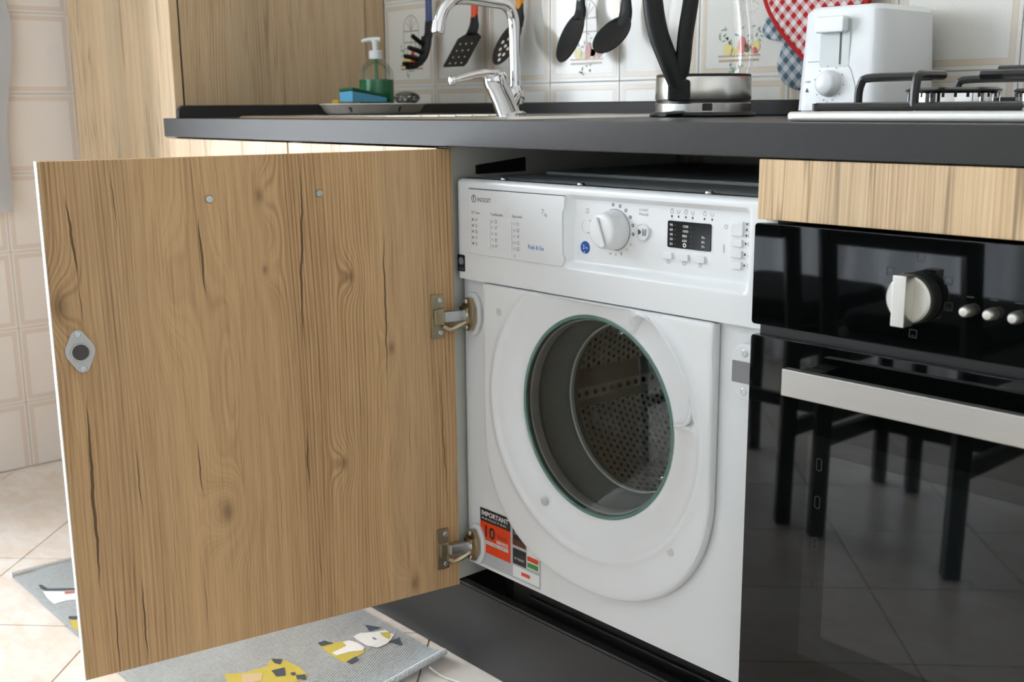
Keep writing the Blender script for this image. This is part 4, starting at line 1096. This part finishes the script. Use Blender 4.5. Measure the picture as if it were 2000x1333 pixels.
# gas hob
HX0, HX1, HY0, HY1, HT = .5835, 1.1640, .050, .545, .9185
hb = thing('gas_hob', 'stainless steel gas hob set in the worktop above the oven', 'hob', (.874, .3, WT))
part('plate', prism(NB(), rrect(HX0, HX1, HY0, HY1, .012, 5), (0, 0, WT+.0004), (1, 0, 0), (0, 1, 0), (0, 0, HT-WT-.0004)), 'hobsteel', hb, bevel=.004, seg=4)
def burner(cx, cy, r):
    p = part('burner', lathe(NB(), (cx, cy, HT), (0, 0, 1), [(r*1.12, 0), (r*1.10, .003), (r, .004), (r, .0195), (r*.94, .0215), (0, .0215)], 48), 'chrome', hb)
    part('burner_cap', lathe(NB(), (cx, cy, HT+.0215), (0, 0, 1), [(0, 0), (r*1.04, 0), (r*1.05, .002), (r*.95, .0045), (0, .005)], 48), 'iron', p)
    f = NB()
    for k in range(24):
        a = 2*pi*k/24; c = Vector((cx+r*1.004*cos(a), cy+r*1.004*sin(a), HT+.0180)); tn = Vector((-sin(a), cos(a), 0))
        v = [f.verts.new(c+tn*sx*.0016+Vector((0, 0, sz))) for sx, sz in ((-1, -.003), (1, -.003), (1, .003), (-1, .003))]; f.faces.new(v)
    part('flame_slots', f, 'void', p, smooth=False)
burner(.728, .175, .050); burner(.985, .185, .037); burner(.728, .42, .037); burner(.985, .42, .050)
GZ = HT+.0052
def grate(x0, x1):
    g = NB()
    for y in (.085, .505): tube(g, [(x0, y, GZ), (x1, y, GZ)], .0048, 8)
    for x in (x0, x1): tube(g, [(x, .085, GZ), (x, .505, GZ)], .0048, 8)
    for x in (x0, x1):
        for y in (.085, .505): lathe(g, (x, y, HT+.0002), (0, 0, 1), [(0, 0), (.005, 0), (.005, .009), (0, .009)], 8)
    o = part('pan_support', g, 'iron', hb)
    cxm = (x0+x1)/2
    for cy in (.175, .42):
        for p0, p1 in (((x0, cy), (cxm-.030, cy)), ((x1, cy), (cxm+.030, cy)), ((cxm, .085 if cy < .3 else .505), (cxm, cy+(-.03 if cy < .3 else .03)))):
            d = Vector((p1[0]-p0[0], p1[1]-p0[1], 0)); q = Vector((p0[0], p0[1], GZ))
            part('finger', tube(NB(), [q, q+Vector((0, 0, .016)), q+Vector((0, 0, .027))+d*.03, q+Vector((0, 0, .0335))+d*.10, q+Vector((0, 0, .0345))+d*.5, q+Vector((0, 0, .0345))+d], .0052, 8, 3), 'iron', o)
grate(.605, .855); grate(.868, 1.135)
# small black trivet ring with a folded handle on the hob
tr = NB(); tcx, tcy, tz = .872, .315, .9645
tube(tr, [(tcx+.085*cos(t_), tcy+.085*sin(t_), tz) for t_ in [2*pi*i/40 for i in range(41)]], .0065, 10, caps=False)
for a in (0, pi/3, 2*pi/3): tube(tr, [(tcx-.085*cos(a), tcy-.085*sin(a), tz), (tcx-.03*cos(a), tcy-.03*sin(a), tz-.004), (tcx+.03*cos(a), tcy+.03*sin(a), tz-.004), (tcx+.085*cos(a), tcy+.085*sin(a), tz)], .0045, 8)
tube(tr, [(tcx-.085, tcy-.01, tz), (tcx-.125, tcy-.015, tz+.001), (tcx-.15, tcy-.018, tz+.001)], .006, 8)
single('trivet', tr, 'iron', 'black iron trivet ring lying across the hob pan supports', 'trivet')

# ================================================================== hanging things on the back wall
single('utensil_rail', tube(NB(), [(-1.0+.06, .545, 1.335), (.45, .545, 1.335)], .006, 12), 'chrome', 'chrome rail on the tiled wall carrying the hanging utensils', 'rail')
def utensil(name, label, x, col, handle_bottom, head):
    u_ = thing(name, label, 'utensil', (x, .543, handle_bottom), group='black nylon utensils hanging over the sink')
    part('handle', tube(NB(), [(x, .545, handle_bottom-.004), (x, .5455, handle_bottom+.08), (x, .546, 1.300)], lambda t: .0098-.001*t, 14, 5, flat=.65, upv=(0, 1, 0)), col, u_)
    part('hook', tube(NB(), [(x, .546, 1.298), (x, .5365, 1.318), (x, .536, 1.338), (x, .545, 1.3455), (x, .5535, 1.340)], .0022, 8, 5), 'chrome', u_)
    head(u_, x); return u_
def lean(x, w, L_, dy, z0, y0=.544):
    """head plane: s across (x), v down the head; leans out of the wall by dy"""
    return lambda s, v, o=0.0: Vector((x+s*w, y0-dy*v-o*L_, z0-L_*v-o*dy))
def neck(u_, x, z1, z0, y0, yd, w0=.010, w1=.016):
    part('neck', tube(NB(), [(x, .545, z1+.012), (x, .544, z1-.006), (x, (.545+y0)/2+.003, (z1+z0)/2), (x, y0, z0)], lambda t: w0+(w1-w0)*t, 12, 4, flat=.5, upv=(0, 1, 0)), 'nylon', u_)
def plate_head(u_, P, outline, th=.0035, holes=()):
    bm = NB(); n_ = len(outline)
    prism(bm, outline, P(0, 0), P(1, 0)-P(0, 0), P(0, 1)-P(0, 0), (P(0, 0, 1)-P(0, 0)).normalized()*th)
    part('head', bm, 'nylon', u_, bevel=.001)
    if holes:
        f = NB(); nrm = (P(0, 0, 1)-P(0, 0)).normalized()
        for s, v, r in holes:
            c = P(s, v)+nrm*(th+.0003); ex = (P(1, v)-P(0, v)).normalized(); ev = (P(0, 1)-P(0, 0)).normalized()
            f.faces.new([f.verts.new(c+ex*r*cos(2*pi*i/12)+ev*r*sin(2*pi*i/12)) for i in range(12)])
        part('perforations', f, 'tile', u_, smooth=False)
def h_spat(u_, x):
    neck(u_, x, 1.118, 1.082, .536, 0, .009, .017)
    P = lean(x, .040, .072, .052, 1.085, .538)
    plate_head(u_, P, [(-.45, 0), (.45, 0), (1, .14), (1, .93), (.9, 1), (-.9, 1), (-1, .93), (-1, .14)], holes=[(s, v, .0022) for s in (-.5, 0, .5) for v in (.3, .5, .7, .88)])
def h_slot(u_, x):
    neck(u_, x, 1.125, 1.090, .537, 0)
    P = lean(x, .034, .088, .055, 1.100, .538)
    plate_head(u_, P, [(cos(2*pi*i/28), .5-.5*sin(2*pi*i/28)) for i in range(28)], holes=[(s, v, .0042) for s, v in ((0, .55), (-.35, .62), (.35, .62), (-.2, .75), (.2, .75), (0, .87), (-.42, .45), (.42, .45), (0, .38))])
def bowl(u_, P, depth, nm='bowl'):
    bm = NB()
    def g(u, v):
        a = 2*pi*u; s, q = cos(a)*v, .5-.5*sin(a)*v
        return P(s, q, -depth*(1-v*v))
    grid(bm, g, 36, 10, True); bmesh.ops.remove_doubles(bm, verts=bm.verts[:], dist=1e-5)
    bmesh.ops.solidify(bm, geom=bm.faces[:], thickness=.0025); part(nm, bm, 'nylon', u_, ang=60)
def h_spoon(u_, x):
    neck(u_, x, 1.128, 1.092, .538, 0); bowl(u_, lean(x, .030, .096, .050, 1.106, .541), .10)
def h_ladle(u_, x):
    neck(u_, x, 1.122, 1.072, .535, 0, .010, .018)
    bowl(u_, lean(x, .042, .070, .055, 1.092, .533), .42)
def h_fork(u_, x):
    neck(u_, x, 1.108, 1.075, .536, 0, .012, .015)
    bm = tube(NB(), [(x, .537, 1.085), (x, .534, 1.060), (x, .524, 1.036), (x, .503, 1.020), (x, .482, 1.016)], lambda t: .017-.006*t, 14, 4, flat=.55, upv=(0, 1, 0)); part('head', bm, 'nylon', u_)
    for zz, y0, ln, dz in ((1.070, .530, .034, .016), (1.052, .528, .044, .007), (1.036, .520, .047, .004), (1.022, .505, .036, .001)):
        for sx in (0.0,):
            part('tine', tube(NB(), [(x+sx*.6, y0, zz-.004), (x+sx, y0-ln*.5, zz+dz*.3), (x+sx*1.1, y0-ln, zz+dz)], lambda t: .0060-.001*t, 10, 3), 'nylon', u_)
utensil('pasta_fork', 'black pasta fork with blue handle hanging behind the spout tip', -.745, 'ublue', 1.112, h_fork)
utensil('spatula', 'black perforated spatula with red-orange handle hanging inside the spout arch', -.580, 'ured', 1.122, h_spat)
utensil('slotted_spoon', 'black slotted spoon with orange handle hanging behind the upright of the tap', -.432, 'uorange', 1.130, h_slot)
utensil('serving_spoon', 'black solid spoon with teal handle hanging right of the tap', -.250, 'teal', 1.130, h_spoon)
utensil('ladle', 'black ladle with yellow handle hanging beside the kettle', -.128, 'uyellow', 1.124, h_ladle)
# gingham oven gloves
def pad(bm, outline, y0, th, x0, z0):
    n_ = len(outline); cx = sum(p[0] for p in outline)/n_; cz = sum(p[1] for p in outline)/n_
    rings = []
    for f, o in ((1, 0), (1.0, .35), (.94, .8), (.7, 1.0), (.35, 1.06)):
        rings.append([bm.verts.new((x0+cx+(x-cx)*f, y0-th*o, z0+cz+(z-cz)*f)) for x, z in outline])
    for A, B in zip(rings, rings[1:]):
        for k in range(n_): bm.faces.new((A[k], A[(k+1) % n_], B[(k+1) % n_], B[k]))
    bm.faces.new(rings[-1]); bm.faces.new(rings[0][::-1])
def catmull2(pts, k=5):
    out = []; n_ = len(pts)
    for i in range(n_):
        a, b2, c, d = [Vector(pts[(i+j) % n_]) for j in (-1, 0, 1, 2)]
        for j in range(k):
            t_ = j/k; v = .5*((2*b2)+(c-a)*t_+(2*a-5*b2+4*c-d)*t_*t_+(3*b2-a-3*c+d)*t_**3); out.append((v.x, v.y))
    return out
t = thing('pot_holder', 'red gingham pot holder with red binding hanging behind the toaster', 'pot holder', (.27, .55, 1.0))
O1 = catmull2([(.190, 1.120), (.196, 1.088), (.222, 1.050), (.258, 1.014), (.280, .997), (.300, 1.003), (.335, 1.030), (.385, 1.085), (.395, 1.140), (.372, 1.175), (.330, 1.180), (.295, 1.155), (.262, 1.180), (.215, 1.172)])
bm = NB(); pad(bm, O1, .552, .012, 0, 0); part('pad', bm, 'gred', t, ang=60)
part('binding', tube(NB(), [(x, .547, z) for x, z in O1]+[(O1[0][0], .547, O1[0][1])], .0052, 8, caps=False), 'red', t)
part('loop', tube(NB(), [(.295, .548, 1.155), (.290, .546, 1.24), (.290, .545, 1.330), (.296, .545, 1.343), (.301, .546, 1.33), (.301, .547, 1.24), (.297, .548, 1.156)], .0028, 8, 4), 'red', t)
t = thing('oven_mitt', 'blue gingham oven mitt hanging between pot holder and wall', 'oven mitt', (.26, .565, .96))
O2 = catmull2([(.212, 1.010), (.206, .990), (.214, .968), (.236, .953), (.262, .950), (.292, .962), (.305, .99), (.305, 1.06), (.30, 1.16), (.225, 1.16), (.222, 1.075), (.205, 1.078), (.180, 1.072), (.172, 1.050), (.186, 1.036), (.215, 1.030)])
bm = NB(); pad(bm, O2, .5695, .010, 0, 0); part('glove', bm, 'gblue', t, ang=60)
part('loop', tube(NB(), [(.262, .5645, 1.155), (.258, .556, 1.25), (.262, .553, 1.342), (.266, .5565, 1.25), (.264, .5645, 1.155)], .0026, 8, 4), 'gblue', t)

# towel on the left wall
tw = thing('towel', 'white towel hanging on the tiled wall at the far left', 'towel', (RX0, -.24, .68))
bm = NB()
def tf(u, v):
    y = -.385+u*.245; z = 1.235-v*.535
    drop = .035*sin(u*9)*v+.05*(1-u)*v*0
    edge = .03*sin(3.1*v)-.020*v*v
    yy = -.385+u*(.225+edge+.02*sin(6*v+1))
    return (RX0+.014+.0035*(1+sin(u*8+1.0*v))*(.4+.6*v), yy+.012, z-.06*v*(1-u)*1.2-.02*sin(u*8)*v)
grid(bm, tf, 48, 40); bmesh.ops.solidify(bm, geom=bm.faces[:], thickness=.006); part('cloth', bm, 'towel', tw, ang=70)
part('hook', tube(NB(), [(RX0+.001, -.27, 1.235), (RX0+.03, -.27, 1.232), (RX0+.040, -.27, 1.25)], .005, 10, 4), 'chrome', tw)

# ================================================================== rug
RGX0, RGX1, RGY0, RGY1 = -.882, -.012, -.448, -.012
rg = thing('rug', 'pale grey woven cotton rug with printed cats and dogs on the floor', 'rug', (-.45, -.23, 0))
def rz(x, y):
    e = max(0, x-(RGX1-.07))/.07; c = max(0, y-(RGY1-.10))/.10
    return .0068+.012*e*e*(.35+.65*c)+.0008*sin(x*31+y*12)+.0006*sin(y*47)
def rgx(u, v):
    y = RGY0+v*(RGY1-RGY0); x1 = RGX1+.045*(1-v)
    return (RGX0+u*(x1-RGX0), y)
bm = NB(); NU, NV = 90, 46
V = grid(bm, lambda u, v: (*rgx(u, v), rz(*rgx(u, v))), NU, NV)
bmesh.ops.solidify(bm, geom=bm.faces[:], thickness=.0045); part('weave', bm, 'rug', rg, ang=70)
part('end_hem', tube(NB(), [(rgx(1, v)[0]-.002, rgx(1, v)[1], rz(*rgx(1, v))-.001) for v in [i/20 for i in range(21)]], .0055, 8), 'rug', rg)
part('end_hem', tube(NB(), [(rgx(0, v)[0]+.004, rgx(0, v)[1], .0065) for v in [i/20 for i in range(21)]], .0055, 8), 'rug', rg)
part('thread', tube(NB(), [(.004, -.060, .012), (.018, -.056, .006), (.030, -.053, .003), (.044, -.051, .003), (.058, -.046, .003), (.072, -.043, .003)], .0014, 6, 4), 'rwhite', rg)
def patch(name, mt, pts, lift):
    """subdivided patch that follows the rug surface"""
    bm = NB(); c = (sum(p[0] for p in pts)/len(pts), sum(p[1] for p in pts)/len(pts)); n_ = len(pts)
    bm.faces.new([bm.verts.new((x, y, rz(x, y)+lift)) for x, y in pts])
    bmesh.ops.triangulate(bm, faces=bm.faces[:])
    part(name, bm, mt, rg, smooth=False)
CAT = dict(ear1=[(-.2086,-.0451),(-.1779,-.0296),(-.1786,-.0552)], ear2=[(-.1231,-.0543),(-.1241,-.0287),(-.0945,-.0432)],
 head=[(-.1803,-.0885),(-.1849,-.0727),(-.17,-.0512),(-.1639,-.0314),(-.1475,-.032),(-.1382,-.0296),(-.1255,-.0467),(-.1169,-.0626),(-.1156,-.0811),(-.1342,-.0915),(-.1571,-.0914)],
 patch=[(-.1604,-.0459),(-.1516,-.0311),(-.134,-.0406),(-.1296,-.0487),(-.1468,-.0494)], nose=[(-.1567,-.0653),(-.1434,-.0637),(-.1453,-.0683)],
 body=[(-.1926,-.1502),(-.1879,-.1249),(-.1784,-.112),(-.1655,-.0954),(-.1322,-.0967),(-.118,-.1083),(-.1139,-.128),(-.1097,-.1494),(-.1238,-.1531),(-.1388,-.1527),(-.1627,-.1522)],
 belly=[(-.157,-.1484),(-.1596,-.1166),(-.1769,-.1129),(-.1736,-.1017),(-.1565,-.0957),(-.1322,-.0967),(-.1256,-.1069),(-.1369,-.124),(-.1432,-.148)],
 foot1=[(-.2056,-.1468),(-.2048,-.1331),(-.1844,-.1262),(-.1904,-.1478)], foot2=[(-.1123,-.1477),(-.1161,-.1256),(-.1021,-.1294),(-.099,-.1472)])
for k, mtl, l in (('body', 'ryellow', .0006), ('belly', 'rwhite', .0010), ('foot1', 'rgrey', .0010), ('foot2', 'rgrey', .0010), ('ear1', 'rgrey', .0006), ('ear2', 'rgrey', .0006), ('head', 'rwhite', .0013), ('patch', 'ryellow', .0017), ('nose', 'rgrey', .0017)):
    patch('cat_print', mtl, CAT[k], l)
for pts, mtl, l in (([(-.215,-.322),(-.1976,-.2945),(-.1906,-.2563),(-.2089,-.2343),(-.1896,-.2217),(-.1533,-.2155),(-.12,-.2199),(-.1088,-.2325),(-.1165,-.2606),(-.135,-.30),(-.165,-.335)], 'ryellow', .0006),
    ([(-.1724,-.257),(-.1665,-.2351),(-.1412,-.248),(-.1485,-.2611)], 'rgrey', .0012), ([(-.2069,-.2374),(-.1938,-.2232),(-.1805,-.2349),(-.1907,-.2407)], 'rgrey', .0012),
    ([(-.1297,-.2355),(-.1223,-.2224),(-.1065,-.23),(-.1168,-.2413)], 'rgrey', .0012), ([(-.1436,-.2377),(-.141,-.2307),(-.1315,-.2344),(-.1343,-.2405)], 'rgrey', .0012), ([(-.195,-.30),(-.175,-.272),(-.155,-.285),(-.165,-.315)], 'rtan', .0012),
    ([(-.7552,-.4288),(-.7284,-.3997),(-.7085,-.3699),(-.66,-.35),(-.64,-.376),(-.6652,-.3864),(-.6818,-.4101),(-.6822,-.433),(-.7187,-.4332)], 'rwhite', .0006), ([(-.7888,-.4248),(-.7845,-.4202),(-.7597,-.4171),(-.7166,-.3668),(-.69,-.345),(-.684,-.35),(-.7061,-.3708),(-.7517,-.425),(-.7674,-.4279)], 'rgrey', .0006),
    ([(-.7237,-.3981),(-.7045,-.3714),(-.6981,-.3738),(-.7105,-.4013)], 'rred', .0012), ([(-.594,-.4377),(-.5704,-.4193),(-.52,-.40),(-.50,-.43),(-.5254,-.4366),(-.5509,-.4442)], 'ryellow', .0006), ([(-.607,-.4328),(-.596,-.4209),(-.5852,-.425),(-.5962,-.4369)], 'rgrey', .0012)):
    patch('dog_print', mtl, pts, l)

# ================================================================== chairs across the room (seen mirrored in the oven glass)
def chair(x, y, w, label):
    """slat-backed chair with its back towards the oven, facing away"""
    c = thing('dining_chair', label, 'chair', (x, y, 0), group='dark wooden chairs across the room')
    d = .41
    for s in (-1, 1):
        part('leg', tube(NB(), [(x+s*w, y, .001), (x+s*w, y-.015, .45), (x+s*w, y+.045, .98)], lambda t: .024, 4), 'chairwood', c, bevel=.003)
        part('leg', tube(NB(), [(x+s*w, y-d, .001), (x+s*w, y-d, .43)], .022, 4), 'chairwood', c, bevel=.003)
        part('stretcher', bx(x+s*w-.009, x+s*w+.009, y-d+.01, y-.01, .20, .235), 'chairwood', c)
        part('apron', bx(x+s*w-.011, x+s*w+.011, y-d+.01, y-.01, .375, .43), 'chairwood', c)
    for z0, z1 in ((.645, .74), (.88, .97)): part('back_rail', bx(x-w+.01, x+w-.01, y+.012, y+.034, z0, z1), 'chairwood', c, bevel=.004)
    part('stretcher', bx(x-w, x+w, y-d*.5-.01, y-d*.5+.01, .205, .235), 'chairwood', c)
    part('apron', bx(x-w+.02, x+w-.02, y-d-.01, y-d+.012, .375, .43), 'chairwood', c)
    part('seat', bx(x-w-.02, x+w+.02, y-d-.03, y-.002, .43, .452), 'chairwood', c, bevel=.006)
    part('cushion', prism(NB(), rrect(x-w-.005, x+w+.005, y-d-.015, y-.045, .05, 6), (0, 0, .452), (1, 0, 0), (0, 1, 0), (0, 0, .045)), 'cushion', c, bevel=.016, seg=4)
chair(.245, -.985, .155, 'dark wooden chair nearest the oven, mirrored in the oven door glass')
chair(-.195, -.995, .19, 'dark wooden chair farther from the oven, mirrored at the left edge of its glass')

# invented sheer curtain over the far glazed door, glowing softly for the oven reflection
cu = thing('curtain', 'added sheer white curtain out of view, giving a pale patch in the oven panel', 'curtain', ((WIN2[0]+WIN2[1])/2, RY0+.06, .03))
bm = NB(); grid(bm, lambda u, v: (WIN2[0]-.08+u*(WIN2[1]-WIN2[0]+.16), RY0+.07+.018*sin(u*70)+.008*sin(u*31+1), .03+v*2.27), 160, 2)
part('cloth', bm, 'sheer', cu)
part('rod', tube(NB(), [(WIN2[0]-.12, RY0+.07, 2.31), (WIN2[1]+.12, RY0+.07, 2.31)], .010, 12), 'chrome', cu)
